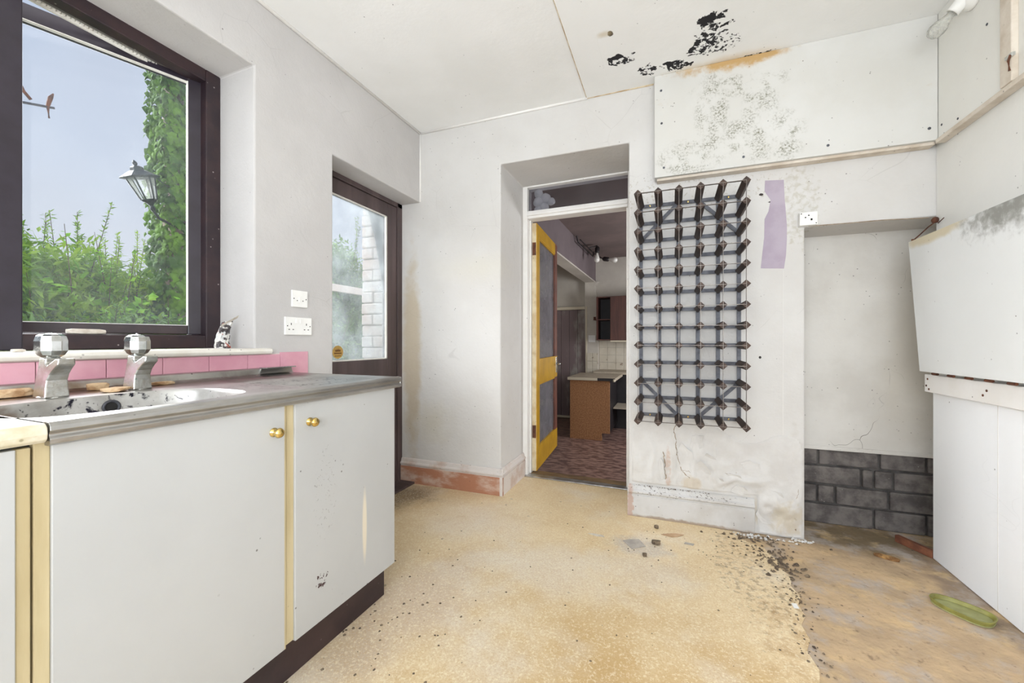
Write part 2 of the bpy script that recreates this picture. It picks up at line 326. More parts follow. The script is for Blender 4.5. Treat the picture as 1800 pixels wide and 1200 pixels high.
m_brass = M('polished brass', (232, 206, 138), (206, 174, 100), 30, .18, metal=1.0)
m_rackwood = M('dark rack wood', (78, 58, 47), (52, 39, 34), 34, .65, bump=.001, bscale=80, stretch=(1, .25, 1))
m_rackend = M('rack wood end grain', (70, 50, 43), (48, 34, 31), 60, .7, bump=.001, bscale=120)
m_rackmetal = M('dull galvanised strip', (98, 100, 106), (74, 74, 80), 26, .5, metal=.5)
m_rackmetal_f = M('bright strip edge', (150, 142, 134), (120, 112, 106), 30, .4, metal=.7)
m_lilac = M('lilac undercoat', (182, 171, 184), (173, 160, 175), 9, .8, bump=.0004, bscale=60)
m_flake = M('lifting plaster skin', (218, 216, 213), (208, 205, 201), 8, .75, bump=.0015, bscale=60,
    stains_and_tones=[((-.02, 2.47, .3), (.018, .3, .16), (196, 160, 136, .6), 30, 2.0, .8, .4), ((.1, 2.47, .23), (.06, .3, .05), (206, 194, 176, .8), 20, 1.0, .4), ((.57, 2.49, .1), (.12, .3, .12), (196, 180, 146, .5), 24, 2.0, .8)])
m_joint = M('stained joint filler', (224, 210, 182), (176, 144, 100), 12, .8)
m_crackline = M('broken plaster edge', (176, 160, 140), (140, 120, 98), 30, .9)
m_metal_strip = M('threshold strip', (188, 186, 184), (150, 148, 146), 16, .35, metal=.8)
m_old_timber = M('scuffed door sill timber', (126, 102, 70), (92, 72, 52), 12, .6, stretch=(.3, 1, 1))
m_rust = M('rusted steel', (112, 66, 42), (70, 44, 34), 40, .8, bump=.001, bscale=120)
m_bulb = M('opal bulb glass', (238, 236, 228), None, rough=.15, coat=.5)
m_bulb_clear = glass_mat('pearl bulb', .45, (236, 236, 230), dscale=20)
m_green = M('olive plastic', (148, 146, 76), (124, 120, 58), 18, .45, specks=.3)
m_green_in = M('dish base', (166, 168, 118), (146, 146, 96), 14, .5, specks=.4)
m_paper = M('grubby paper', (222, 214, 202), (196, 184, 168), 22, .8)
m_greyscrap = M('grey lino scrap', (186, 178, 168), (164, 156, 148), 22, .7)
m_debris = M('plaster crumbs', (128, 112, 92), (76, 64, 54), 60, .95)
m_plasterbit = M('broken plaster lump', (214, 186, 150), (176, 138, 100), 30, .95, bump=.003, bscale=80)
m_woodbit = M('reddish timber offcut', (140, 88, 62), (104, 62, 46), 14, .7)
m_gold = M('gold sticker foil', (206, 170, 92), (190, 150, 72), 40, .4)
m_goldprint = M('sticker print', (120, 78, 30), None, rough=.6)
# far kitchen
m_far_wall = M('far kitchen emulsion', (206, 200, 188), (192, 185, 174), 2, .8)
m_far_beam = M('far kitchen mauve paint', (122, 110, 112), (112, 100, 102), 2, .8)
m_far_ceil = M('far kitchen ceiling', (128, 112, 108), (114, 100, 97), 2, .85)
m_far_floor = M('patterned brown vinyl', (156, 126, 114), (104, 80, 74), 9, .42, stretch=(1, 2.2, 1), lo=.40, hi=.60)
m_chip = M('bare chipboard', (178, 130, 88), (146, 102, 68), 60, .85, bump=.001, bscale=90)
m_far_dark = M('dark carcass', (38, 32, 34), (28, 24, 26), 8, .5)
m_far_top = M('beige worktop', (190, 178, 158), (172, 160, 140), 20, .5)
m_far_edge = M('pale worktop edging', (214, 204, 180), None, rough=.5)
m_cab_red = M('mahogany laminate', (96, 60, 50), (76, 47, 40), 6, .45, stretch=(3, 3, .4))
m_door_mauve = M('faded boarded door', (120, 104, 104), (150, 146, 138), 3.5, .55, stretch=(1.5, 1, .7), lo=.50, hi=.72)
def tile_extra(g, pos, col):
    d = g.voro(pos, 7.5); k = g.rng(d, .26, .14); n = g.rng(g.noise(pos, 60, 3), .45, .6)
    return g.mix(g.math('MULTIPLY', g.math('MULTIPLY', k, n), .85), col, lin((112, 80, 58)))
m_far_tile = M('cream flower tile', (214, 206, 188), (206, 197, 178), 6, .25, extra=tile_extra)
# outside
m_leaf_ivy = M('ivy leaf', (108, 150, 44), (58, 96, 30), 6, .5)
m_leaf_feather = M('feathery shrub leaf', (166, 198, 72), (100, 144, 52), 2.5, .6)
m_leaf_feather2 = M('grey-green shrub leaf', (136, 172, 88), (88, 126, 70), 2.5, .6)
m_leaf_bright = M('bright broad leaf', (164, 214, 62), (120, 184, 48), 4, .5)
m_stem = M('brown twig', (106, 88, 64), (74, 60, 46), 10, .8)
m_stone = M('old stone', (190, 172, 148), (150, 132, 112), 5, .9, bump=.012, bscale=14)
m_ground = M('garden soil and grass', (110, 124, 66), (88, 84, 58), 2, .95, bump=.02, bscale=12)
m_whitebrick = M('white painted brick', (236, 232, 226), (220, 206, 198), 7, .8, bump=.005, bscale=30)
m_lantern = M('green-black lantern metal', (46, 60, 58), (32, 40, 40), 20, .4, metal=.4)
m_lantern_glass = glass_mat('lantern glass', .35, (226, 230, 226))
m_ext_render = M('outside render', (206, 200, 190), (186, 180, 170), 3, .9)
m_rail = M('pale painted rail', (236, 226, 224), None, rough=.6)
for mm in (m_leaf_ivy, m_leaf_feather, m_leaf_feather2, m_leaf_bright):
    b = mm.node_tree.nodes['Principled BSDF']; b.inputs['Roughness'].default_value = .75; b.inputs['Specular IOR Level'].default_value = .15
    b.inputs['Transmission Weight'].default_value = 0.0

# ================================================================ STRUCTURE
XL, XR, H = -1.707, 1.17, 2.56
NY = -1.4
fx = lambda a, b, d: (d, a, b)                # wall in a plane of constant x
fw = lambda a, b, d: (a, yw(a, d), b)         # back wall plane
# floor
o = MB().box(-2.02, 1.6, NY-.3, 2.98, -.12, 0).build('floor', m_concrete); tag(o, 'stained bare floor showing in the alcove and beside the right wall', 'floor', kind='structure')
edge = [(.345, 2.46), (.34, 2.39), (.365, 2.35), (.43, 2.31), (.445, 2.25), (.47, 2.2), (.46, 2.13), (.49, 2.08), (.468, 2.0), (.485, 1.93), (.462, 1.87), (.468, 1.8), (.44, 1.74), (.445, 1.66), (.42, 1.6), (.432, 1.52), (.41, 1.44), (.42, 1.3), (.40, 1.1), (.41, .9), (.39, .4), (.4, NY)]
poly = [(-2.0, NY), (-2.0, 2.9), (-.24, 2.9), (-.24, 2.46)]+edge
o = MB().prism(poly, lambda a, b, d: (a, b, d), .0004, .0035).build('floor_covering', m_floor); tag(o, 'tan speckled sheet flooring with a ragged right edge', 'floor', kind='structure')
# ceiling with patched board
ce = thing('ceiling', (0, 1, H), 'off-white ceiling with patched board', 'ceiling', kind='structure')
MB().box(-2.02, 1.6, NY-.3, 2.75, H, H+.12).build('ceiling_slab', m_ceiling, ce)
MB().prism([(-.484, .6), (1.165, .6), (1.165, 2.51), (-.492, 2.464)], lambda a, b, d: (a, b, d), H-.004, H+.001).build('ceiling_panel', m_ceiling_panel, ce, .001)
MB().box(-.35, -.347, .6, 2.40, H-.0048, H-.003).build('panel_joint', m_ceiling, ce, 0)
MB().tube([(-.485, .7, H-.0035), (-.487, 1.6, H-.0035), (-.492, 2.45, H-.0035)], .0022, 6).build('joint_line', m_joint, ce)
MB().tube([(-.49, yw(-.49)-.003, H-.006), (-.30, yw(-.3)-.003, H-.006), (-.10, yw(-.1)-.003, H-.006)], [.002, .003, .005], 6).build('joint_line', m_joint, ce)
# coving beads
MB().tube([(XL+.004, NY, H-.004), (XL+.004, 2.43, H-.004)], .009, 8).build('corner_bead', m_trim, ce, smooth=True)
MB().tube([(XL, yw(XL)-.004, H-.004), (-.49, yw(-.49)-.004, H-.004)], .008, 8).build('corner_bead', m_trim, ce, smooth=True)
# left wall
wl_ = thing('wall_left', (XL-.15, .5, 0), 'grey-white plaster wall with the window and outside door', 'wall', kind='structure')
holed((NY-.3, 2.72), (-.12, H+.1), [(-.42, 1.19, 1.0, 2.257), (1.626, 2.62, -.02, 2.055)], fx, XL, XL-.33).build('plaster', m_wall_left, wl_, .007, weld=True)
MB().tube([(XL+.002, yw(XL)-.002, 2.06), (XL+.002, yw(XL)-.002, H)], .007, 8).build('corner_bead', m_trim, wl_, smooth=True)
# back wall
wb = thing('wall_back', (0, yw(0)+.25, 0), 'white plaster wall with the inner doorway, wine rack and alcove', 'wall', kind='structure')
holed((-1.95, 1.62), (-.12, H+.1), [(-1.072, -.240, -.02, 2.236), (.645, 1.34, -.02, 1.638)], fw, 0, .50).build('plaster', m_wall_back, wb, .007, weld=True)
MB().prism([(.466, 1.908), (.552, 1.900), (.556, 1.80), (.566, 1.66), (.566, 1.58), (.562, 1.50), (.553, 1.428), (.446, 1.436), (.452, 1.50), (.462, 1.60), (.464, 1.70), (.482, 1.74), (.492, 1.80), (.464, 1.85)],
           fw, -.0009, .002).build('paint_patch', m_lilac, wb)
# lifting plaster skin: displaced sheet near the foot of the pier
def skin():
    m = MB(); nx, nz = 110, 76; x0, x1, z0, z1 = -.225, .640, .012, .60
    from mathutils import noise as mn
    vs = []
    for j in range(nz+1):
        for i in range(nx+1):
            u, v = i/nx, j/nz; x = x0+(x1-x0)*u; z = z0+(z1-z0)*v
            p = Vector((x*6, z*6, 1.3)); n1 = mn.fractal(p, 1.0, 2.0, 5); n2 = 1-abs(mn.noise(Vector((x*9+3, z*7, 5.0))))*2
            fade = min(1, u/.08)*min(1, (1-u)/.05)*max(0, min(1, (1-v)/.45))
            wob = .25*mn.noise(Vector((x*5, z*5, 9.)))
            fade *= max(0, min(1, (1.12-v+wob-.5*max(0, u-.35))*1.8))
            d = -.0035 - fade*(.022*max(0, n1)+.022*max(0, n2-.45)) if fade > .02 else .004
            xc = .03+.05*math.sin(z*22)*.35+(.02 if z < .3 else 0)           # the long vertical split
            if z > .22 and abs(x-xc) < .010: d = min(d, -.012*max(0, (1-abs(x-xc)/.010)))
            if x < .435 and z < .20: d = .004
            vs.append((x, yw(x, d), z))
    fs = [(j*(nx+1)+i, j*(nx+1)+i+1, (j+1)*(nx+1)+i+1, (j+1)*(nx+1)+i) for j in range(nz) for i in range(nx)]
    m.add(vs, fs); return m
skin().build('plaster_skin', m_flake, wb, smooth=True)
def crack(pts, r, name='plaster_crack', mat=m_crackline):
    m = MB(); q = []
    for a, b in zip(pts[:-1], pts[1:]):
        for k in range(6):
            t = k/6; q.append((a[0]+(b[0]-a[0])*t+random.uniform(-.004, .004), a[1]+(b[1]-a[1])*t+random.uniform(-.004, .004)))
    q.append(pts[-1]); m.tube([(x, yw(x, -.007), z) for x, z in q], [r*random.uniform(.4, 1.2) for _ in q], 6); return m.build(name, mat, wb)
crack([(.035, .575), (.012, .53), (.022, .45), (.03, .38), (.05, .30), (.10, .255)], .0028)
crack([(.05, .30), (.09, .30), (.13, .28), (.15, .235)], .0022)
crack([(-.045, .40), (-.038, .33), (-.035, .26), (-.03, .22)], .0035)
crack([(.20, .28), (.25, .31), (.32, .305), (.33, .32)], .0016)
crack([(.62, .26), (.605, .20), (.625, .14)], .0016)
crack([(.565, .062), (.59, .066), (.605, .05)], .006)
def flake(cx, cz, w, h, lift, rot, seed):
    rr = random.Random(seed); m = MB(); nr, na = 4, 12; vs = []
    rad = [rr.uniform(.7, 1.15) for _ in range(na)]
    for side in (0, 1):
        for j in range(nr+1):
            for i in range(na):
                a = 2*math.pi*i/na; r = j/nr*rad[i]; lx, lz = w*r*math.cos(a), h*r*math.sin(a)
                x = cx+lx*math.cos(rot)-lz*math.sin(rot); z = cz+lx*math.sin(rot)+lz*math.cos(rot)
                d = -.005-lift*max(0, r*math.cos(a-.6))**2-.002*rr.random()*r-(.0016 if side else 0)
                vs.append((x, yw(x, d), z))
    fs = []; K = (nr+1)*na
    for side in (0, 1):
        for j in range(nr):
            for i in range(na): fs.append((side*K+j*na+i, side*K+j*na+(i+1) % na, side*K+(j+1)*na+(i+1) % na, side*K+(j+1)*na+i))
    for i in range(na): fs.append((nr*na+i, nr*na+(i+1) % na, K+nr*na+(i+1) % na, K+nr*na+i))
    m.add(vs, fs); m.build('plaster_flake', m_flake, wb)
for k, q in enumerate(((.075, .355, .05, .10, .014, .2), (.16, .30, .045, .07, .016, .5), (.13, .46, .035, .06, .010, -.3), (.235, .245, .05, .035, .018, .1), (.30, .28, .06, .03, .012, .25), (.205, .37, .03, .05, .010, .8),
                       (-.055, .30, .016, .07, .012, .1), (.345, .22, .04, .03, .012, -.2), (.50, .20, .05, .04, .008, .3), (.46, .10, .03, .05, .010, .6), (.575, .10, .03, .035, .014, .2), (.40, .36, .05, .03, .006, .1))):
    flake(*q, 60+k)
# fine vertical line in the pier plaster
MB().tube([(.548, yw(.548, -.0002), z) for z in (.10, .6, 1.2, 1.42)], .0012, 5).build('plaster_line', m_reveal, wb)
# right wall
wr = thing('wall_right', (XR+.2, .5, 0), 'white right-hand wall with boxed boards', 'wall', kind='structure')
MB().add([(XR, NY-.3, -.12), (1.6, NY-.3, -.12), (1.6, 2.515, -.12), (XR, 2.508, -.12), (XR, NY-.3, H+.1), (1.6, NY-.3, H+.1), (1.6, 2.515, H+.1), (XR, 2.508, H+.1)],
         [(0,3,2,1),(4,5,6,7),(0,1,5,4),(1,2,6,5),(2,3,7,6),(3,0,4,7)]).build('plaster', m_wall_right, wr)
# unseen near wall behind the camera; its opening is added to let light in
o = holed((-2.02, 1.6), (-.12, H+.1), [(-.95, 1.05, .55, 2.3)], lambda a, b, d: (a, d, b), NY, NY-.25).build('wall_near', m_wall_left, None, .006, weld=True)
tag(o, 'white plaster wall behind the viewer with a wide opening added for light', 'wall', kind='structure')
# alcove back: white board above, dark blocks below
al = thing('wall_alcove', (.95, yw(.95, .28), 0), 'white alcove back with bare dark blocks at its foot', 'wall', kind='structure')
MB().box(.55, 1.40, .25, .30, .43, 1.70).shear().build('board', m_alcove, al, .004)
MB().box(.55, 1.40, .284, .36, -.02, .45).shear().build('mortar', m_mortar, al)
for (z0, z1, cuts) in ((.335, .43, (.56, .78, 1.06, 1.26, 1.42)), (.226, .326, (.56, .98, 1.035, 1.12, 1.40)), (.118, .217, (.56, .775, .86, 1.10, 1.40)), (.0, .109, (.56, 1.035, 1.26, 1.42))):
    for a, b in zip(cuts[:-1], cuts[1:]):
        j = random.uniform(-.004, .004)
        MB().box(a+.006, b-.006, .268+j, .30, z0+random.uniform(0, .003), z1-random.uniform(0, .003)).shear().build('block', m_brick, al, .006, seg=2)
MB().box(.60, 1.40, .243, .262, .425, .447).shear().build('board_foot', m_alcove, al, .003)
# skirtings
PROF = [(0, 0), (-.022, 0), (-.022, .115), (-.019, .122), (-.019, .130), (-.026, .136), (-.026, .146), (-.016, .154), (-.012, .172), (-.006, .178), (0, .178)]
def skirt(name, p0, p1, nrm, label, lower, upper, hgt=1.0):
    p0 = Vector(p0); p1 = Vector(p1); nrm = Vector(nrm)
    t = thing(name, (p0+p1)/2, label, 'baseboard', kind='structure')
    for nm, pr, mt in (('board', [(-q, z) for q, z in [(0, 0), (-.022, 0), (-.022, .122), (0, .122)]], lower), ('moulding', [(-q, z) for q, z in [(0, .122)]+PROF[3:-1]+[(0, .178)]], upper)):
        m = MB(); n = len(pr); vs = [p0+nrm*q+Vector((0, 0, z*hgt)) for q, z in pr]+[p1+nrm*q+Vector((0, 0, z*hgt)) for q, z in pr]
        m.add(vs, [tuple(range(n)), tuple(range(2*n-1, n-1, -1))]+[(i, (i+1) % n, n+(i+1) % n, n+i) for i in range(n)])
        m.build(nm, mt, t, .0015)
    return t
skirt('baseboard_back', (-1.862, yw(-1.862), .003), (-1.05, yw(-1.05), .003), (0, -1, 0), 'stripped reddish skirting left of the inner doorway', m_skirt_red, m_skirt_top)
skirt('baseboard_reveal', (-1.072, yw(-1.072)-.022, .003), (-1.072, 2.875, .003), (1, 0, 0), 'worn pinkish skirting along the doorway reveal', m_skirt_top, m_skirt_top)
skirt('baseboard_pier', (-.246, yw(-.246), .003), (.415, yw(.415), .003), (0, -1, 0), 'chipped white skirting below the wine rack', m_skirt_white, m_skirt_white, 1.04)

# ================================================================ WINDOW
w1 = thing('window_1', (-1.97, .4, 1.0), 'dark brown casement window above the sink, sash swung outward', 'window', kind='structure')
WX0, WX1 = -1.934, -1.995
MB().box(WX1, WX0, 1.128, 1.19, 1.0105, 2.262).build('jamb', m_winframe, w1, .004)
MB().box(WX1, WX0, -.42, -.36, 1.0105, 2.262).build('jamb', m_winframe, w1, .004)
MB().box(WX1+.001, WX0-.001, -.36, 1.128, 1.011, 1.066).build('bottom_rail', m_winframe, w1, .005)
MB().box(WX1+.001, WX0-.001, -.36, 1.128, 2.205, 2.262).build('head_rail', m_winframe, w1, .004)
MB().box(WX1-.005, WX0+.004, .495, .588, 1.012, 2.262).build('mullion', m_sash, w1, .004)
MB().box(WX1-.025, WX1, .588, 1.13, 2.215, 2.24).build('head_lining', m_sash_in, w1, .002)
m = MB()
for k in range(44):
    y = .60+k*.012; m.box(WX1-.037, WX1-.026, y, y+.0085, 2.212, 2.222)
m.build('sealing_strip', m_whitebead, w1)
MB().box(WX1-.045, WX1-.036, .588, 1.13, 2.206, 2.232).build('strip_backing', m_whitebead, w1)
MB().box(WX1-.03, WX1+.01, 1.10, 1.135, 1.06, 2.21).build('jamb_rebate', m_sash, w1, .003)
MB().box(WX1-.06, WX1+.02, .58, 1.13, 1.058, 1.070).build('rebate_ledge', m_winframe, w1, .003)
# fixed left light
MB().box(-1.972, -1.966, -.365, .50, 1.06, 2.21).build('pane', m_glass, w1)
# open sash
th = R(19.5); hx, hy = -1.985, 1.150
sd_ = Vector((-math.sin(th), -math.cos(th), 0)); sn = Vector((math.cos(th), -math.sin(th), 0))
def spt(a, b, z): return Vector((hx, hy, z))+sd_*a+sn*b
def sbox(a0, a1, b0, b1, z0, z1):
    return MB().add([spt(a0,b0,z0),spt(a1,b0,z0),spt(a1,b1,z0),spt(a0,b1,z0),spt(a0,b0,z1),spt(a1,b0,z1),spt(a1,b1,z1),spt(a0,b1,z1)],
                    [(0,3,2,1),(4,5,6,7),(0,1,5,4),(1,2,6,5),(2,3,7,6),(3,0,4,7)])
SW = .60; Z0, Z1 = 1.072, 2.248
sa = sbox(0, .062, -.02, .02, Z0, Z1).build('sash', m_sash, w1, .003)
sbox(SW-.062, SW, -.02, .02, Z0, Z1).build('stile', m_sash, sa, .003)
sbox(.062, SW-.062, -.02, .02, Z1-.058, Z1).build('rail', m_sash, sa, .003)
sbox(.062, SW-.062, -.02, .02, Z0, Z0+.040).build('rail', m_winframe, sa, .003)
sbox(.060, SW-.060, -.003, .003, Z0+.036, Z1-.055).build('pane', m_glass, sa)
sbox(.061, .0645, .004, .022, Z0+.038, Z1-.056).build('glazing_bead', m_whitebead, sa)
sbox(.062, SW-.062, .004, .022, Z0+.038, Z0+.0405).build('glazing_bead', m_whitebead, sa)
sbox(.062, SW-.062, .004, .022, Z1-.0605, Z1-.058).build('glazing_bead', m_whitebead, sa)
# sill board and pink tiles
m = MB(); prof = [(-1.94, .982), (-1.698, .982), (-1.688, .986), (-1.684, .996), (-1.688, 1.006), (-1.698, 1.010), (-1.94, 1.010)]
m.prism(prof, lambda a, b, d: (a, d, b), -.45, 1.262)
o = m.build('window_sill', m_sill, None, .002); tag(o, 'cream painted sill board with rounded nose under the kitchen window', 'sill', kind='structure')
sp_ = thing('tile_splashback', (-1.70, .6, .89), 'single course of pink tiles below the window sill', 'tiles')
MB().box(XL-.004, XL+.002, -.42, 1.462, .86, .984).build('grout', m_grout, sp_)
for k in range(13):
    y1 = 1.462-.1535*k
    a = MB().box(XL, XL+.008, y1-.1515, y1, .872, .981 if k else .990).build('tile', m_pink, sp_, .0015)

# ================================================================ EXTERNAL DOOR
d1 = thing('door_1', (-1.89, 2.0, 0), 'weathered brown glazed outside door beside the sink', 'door', kind='structure')
DX0, DX1 = -1.868, -1.915
MB().box(DX1-.03, DX0+.006, 2.372, 2.424, 0, 2.054).build('frame_post', m_door_brown, d1, .003)
MB().box(DX1-.03, DX0+.006, 1.627, 1.66, 0, 2.054).build('frame_post', m_door_brown, d1, .003)
MB().box(DX1-.03, DX0+.006, 1.627, 2.424, 2.022, 2.054).build('frame_head', m_door_brown, d1, .003)
MB().box(DX1, DX0, 2.268, 2.368, .02, 2.018).build('stile', m_door_brown, d1, .003)
MB().box(DX1, DX0, 1.664, 1.76, .02, 2.018).build('stile', m_door_brown, d1, .003)
MB().box(DX1, DX0, 1.76, 2.268, 1.928, 2.018).build('top_rail', m_door_brown, d1, .003)
MB().box(DX1, DX0, 1.76, 2.268, .76, .918).build('middle_rail', m_door_brown, d1, .003)
MB().box(DX1+.012, DX0-.012, 1.76, 2.268, .2, .76).build('lower_panel', m_door_brown, d1, .003)
MB().box(DX1, DX0, 1.76, 2.268, .02, .2).build('bottom_rail', m_door_brown, d1, .003)
pn = MB().box(-1.893, -1.887, 1.755, 2.272, .913, 1.932).build('pane', m_glass_door, d1)
MB().box(-1.886, -1.872, 2.257, 2.268, .918, 1.928).build('glazing_bead', m_whitebead, d1, .001)
MB().box(-1.886, -1.872, 1.76, 2.268, .918, .926).build('glazing_bead', m_whitebead, d1, .001)
MB().box(-1.886, -1.872, 1.76, 2.268, 1.922, 1.928).build('glazing_bead', m_whitebead, d1, .001)
MB().box(-1.95, -1.74, 1.627, 2.424, 0, .018).build('door_sill', m_door_brown, d1, .003)
# oval gold sticker on the glass
st = thing('sticker', (-1.8855, 1.835, .975), 'gold oval sticker low on the outside door glass', 'sticker')
el = lambda cy, cz, ry, rz, n=24: [(cy+ry*math.cos(2*math.pi*i/n), cz+rz*math.sin(2*math.pi*i/n)) for i in range(n)]
MB().prism(el(1.835, .975, .042, .040), fx, -1.8865, -1.8858).build('foil', m_gold, st)
m = MB()
m.prism([(1.815, .978), (1.813, .992), (1.822, .986), (1.828, .995), (1.835, .987), (1.842, .996), (1.848, .987), (1.857, .993), (1.855, .978)], fx, -1.8858, -1.8854)
m.prism([(1.806, .972), (1.864, .972), (1.864, .964), (1.806, .964)], fx, -1.8858, -1.8854)
for k in range(7): m.box(-1.8858, -1.8854, 1.812+k*.0072, 1.816+k*.0072, .948, .956)
m.build('print', m_goldprint, st)

# ================================================================ INNER DOORWAY: frame, transom, threshold
FY = 2.872
t1 = thing('trim_1', (-.66, FY+.05, 0), 'white painted door lining with glazed transom above', 'door frame', kind='structure')
MB().box(-1.072, -1.034, FY, FY+.10, 0, 2.236).build('post', m_trim, t1, .004)
MB().box(-.286, -.240, FY, FY+.10, 0, 2.236).build('post', m_trim, t1, .004)
MB().box(-1.034, -.286, FY, FY+.10, 1.985, 2.045).build('transom_bar', m_trim, t1, .006)
MB().box(-1.034, -.286, FY-.012, FY+.004, 2.005, 2.025).build('bar_moulding', m_trim, t1, .004)
MB().box(-1.034, -.286, FY, FY+.10, 2.224, 2.236).build('head', m_trim, t1, .003)
MB().box(-1.034, -.286, FY+.04, FY+.045, 2.045, 2.226).build('pane', m_glass_dark, t1)
MB().box(-1.034, -1.022, FY+.05, FY+.10, 0, 1.985).build('stop', m_trim, t1, .002)
MB().box(-.298, -.286, FY+.02, FY+.10, 0, 1.985).build('stop', m_trim, t1, .002)
th_ = thing('trim_2', (-.66, FY+.03, 0), 'grey metal threshold strip on the timber sill of the inner doorway', 'threshold', kind='structure')
MB().box(-1.05, -.262, FY-.02, FY+.045, .003, .012).build('metal_strip', m_metal_strip, th_, .004)
MB().box(-1.05, -.262, FY+.045, FY+.13, -.10, .012).build('timber_sill', m_old_timber, th_, .004)

# ---- yellow glazed door, opened into the far kitchen
d2 = thing('door_2', (-1.02, 2.955, 0), 'mustard yellow glazed door standing open into the far kitchen', 'door', kind='structure')
da = R(94.0); ux = Vector((math.cos(da), math.sin(da), 0)); un = Vector((math.sin(da), -math.cos(da), 0))
def dpt(a, b, z): return Vector((-1.022, 2.955, z))+ux*a+un*b
def dbox(a0, a1, b0, b1, z0, z1):
    return MB().add([dpt(a0,b0,z0),dpt(a1,b0,z0),dpt(a1,b1,z0),dpt(a0,b1,z0),dpt(a0,b0,z1),dpt(a1,b0,z1),dpt(a1,b1,z1),dpt(a0,b1,z1)],
                    [(0,3,2,1),(4,5,6,7),(0,1,5,4),(1,2,6,5),(2,3,7,6),(3,0,4,7)])
DW, DT = .80, .036
dbox(.004, .10, -.002, DT, .02, 1.975).build('stile', m_yellow, d2, .002)
dbox(0, .004, 0, DT-.004, .02, 1.972).build('hinge_edge', m_door_edge, d2, .001)
dbox(DW-.085, DW, 0, DT, .02, 1.975).build('stile', m_redwood, d2, .002)
dbox(.10, DW-.085, 0, DT, 1.875, 1.975).build('top_rail', m_yellow, d2, .002)
dbox(.10, DW-.0, 0, DT+.001, .70, .90).build('lock_rail', m_yellow, d2, .002)
dbox(.10, DW-.0, 0, DT+.001, .02, .20).build('bottom_rail', m_yellow, d2, .002)
dbox(.10, DW-.085, .014, .020, .90, 1.875).build('pane', m_glass_reed, d2)
dbox(.10, DW-.085, .014, .020, .20, .70).build('pane', m_glass_reed, d2)
for (z0, z1) in ((.90, 1.875), (.20, .70)):
    dbox(.10, .112, .02, DT-.004, z0, z1).build('glazing_bead', m_yellow, d2, .001)
    dbox(DW-.10, DW-.085, .02, DT-.002, z0, z1).build('glazing_bead', m_redwood, d2, .001)
    dbox(.112, DW-.1, .02, DT-.004, z1-.012, z1).build('glazing_bead', m_yellow, d2, .001)
hd = MB().tube([dpt(DW-.04, DT, .83), dpt(DW-.04, DT+.035, .83), dpt(DW-.06, DT+.045, .83), dpt(DW-.13, DT+.045, .825)], .008, 8).build('handle', m_chrome, d2, smooth=True)
dbox(DW-.065, DW-.02, DT, DT+.004, .74, .89).build('handle_plate', m_chrome, d2, .001)
for z in (.28, 1.72):
    dbox(-.004, .001, .002, DT-.006, z, z+.10).build('hinge', m_rust, d2, .001)

# ================================================================ BOXING BOARDS, FLAP (back/right, upper)
bb = thing('boxing_panel', (.52, yw(.52, -.06), 1.95), 'mould-stained white boxing board above the wine rack', 'panel')
MB().box(-.092, 1.143, -.072, -.052, 1.975, 2.5555).shear().build('board', m_boxing, bb, .0015)
MB().box(-.080, 1.143, -.052, -.001, 1.962, 1.984).shear().build('batten', m_batten, bb, .002)
MB().box(-.092, -.07, -.052, -.001, 1.975, 2.5555).shear().build('end_board', m_boxing, bb, .0015)
for (x, z) in ((-.054, 2.28), (-.042, 2.026), (.354, 2.023), (.724, 2.02), (1.112, 2.032), (-.057, 2.466)):
    mt = Matrix.Translation((x, yw(x, -.0725), z)) @ Matrix.Rotation(R(90), 4, 'X')
    MB().lathe([(.0065, -.001), (.0065, .001), (.004, .0022)], 10, mt).build('screw', m_rackmetal, bb)
br = thing('boxing_panel', (1.155, 1.9, 1.95), 'cream-white boxing board along the top of the right wall, lamp fixed on it', 'panel')
MB().box(1.143, 1.168, 2.04, 2.437, 1.975, 2.5555).build('board', m_boxing_r, br, .0015)
MB().box(1.132, 1.169, NY, 2.435, 1.955, 1.975).build('batten', m_batten, br, .002)
MB().box(1.128, 1.168, 1.985, 2.04, 1.975, 2.5555).build('upright_trim', m_batten, br, .003)
MB().box(1.146, 1.168, NY, 1.985, 1.975, 2.5555).build('cupboard_front', m_boxing_r, br, .002)
hb = MB().box(1.118, 1.128, 1.965, 1.999, 2.055, 2.068).build('bracket', m_chrome_dull, br, .001)
MB().tube([(1.120, 1.975, 2.062), (1.112, 1.970, 2.04), (1.116, 1.972, 2.005)], .004, 6).build('hook', m_rust, hb)
for (y, z) in ((2.41, 2.03), (2.3, 2.0), (2.13, 2.28)):
    MB().lathe([(.005, -.001), (.005, .001), (.003, .002)], 10, Matrix.Translation((1.1425, y, z)) @ Matrix.Rotation(R(-90), 4, 'Y')).build('screw', m_rackmetal, br)
# lower panel and hinge batten on the right wall
lp = thing('lower_panel', (1.168, .6, 0), 'tall white lower board on the right wall beneath the hinge rail', 'panel')
MB().box(1.158, 1.172, NY, 2.508, .004, .832).build('board', m_lower, lp, .0015)
MB().box(1.1575, 1.16, 2.10, 2.103, .004, .80).build('board_joint', m_reveal, lp)
MB().box(1.126, 1.171, NY, 2.506, .80, .884).build('hinge_rail', m_trim, lp, .003)
for (y, z) in ((2.48, .862), (2.49, .83), (2.47, .815), (2.12, .83), (2.10, .85)):
    MB().lathe([(.005, -.001), (.005, .001), (.003, .002)], 8, Matrix.Translation((1.1255, y, z)) @ Matrix.Rotation(R(-90), 4, 'Y')).build('screw', m_rust, lp)
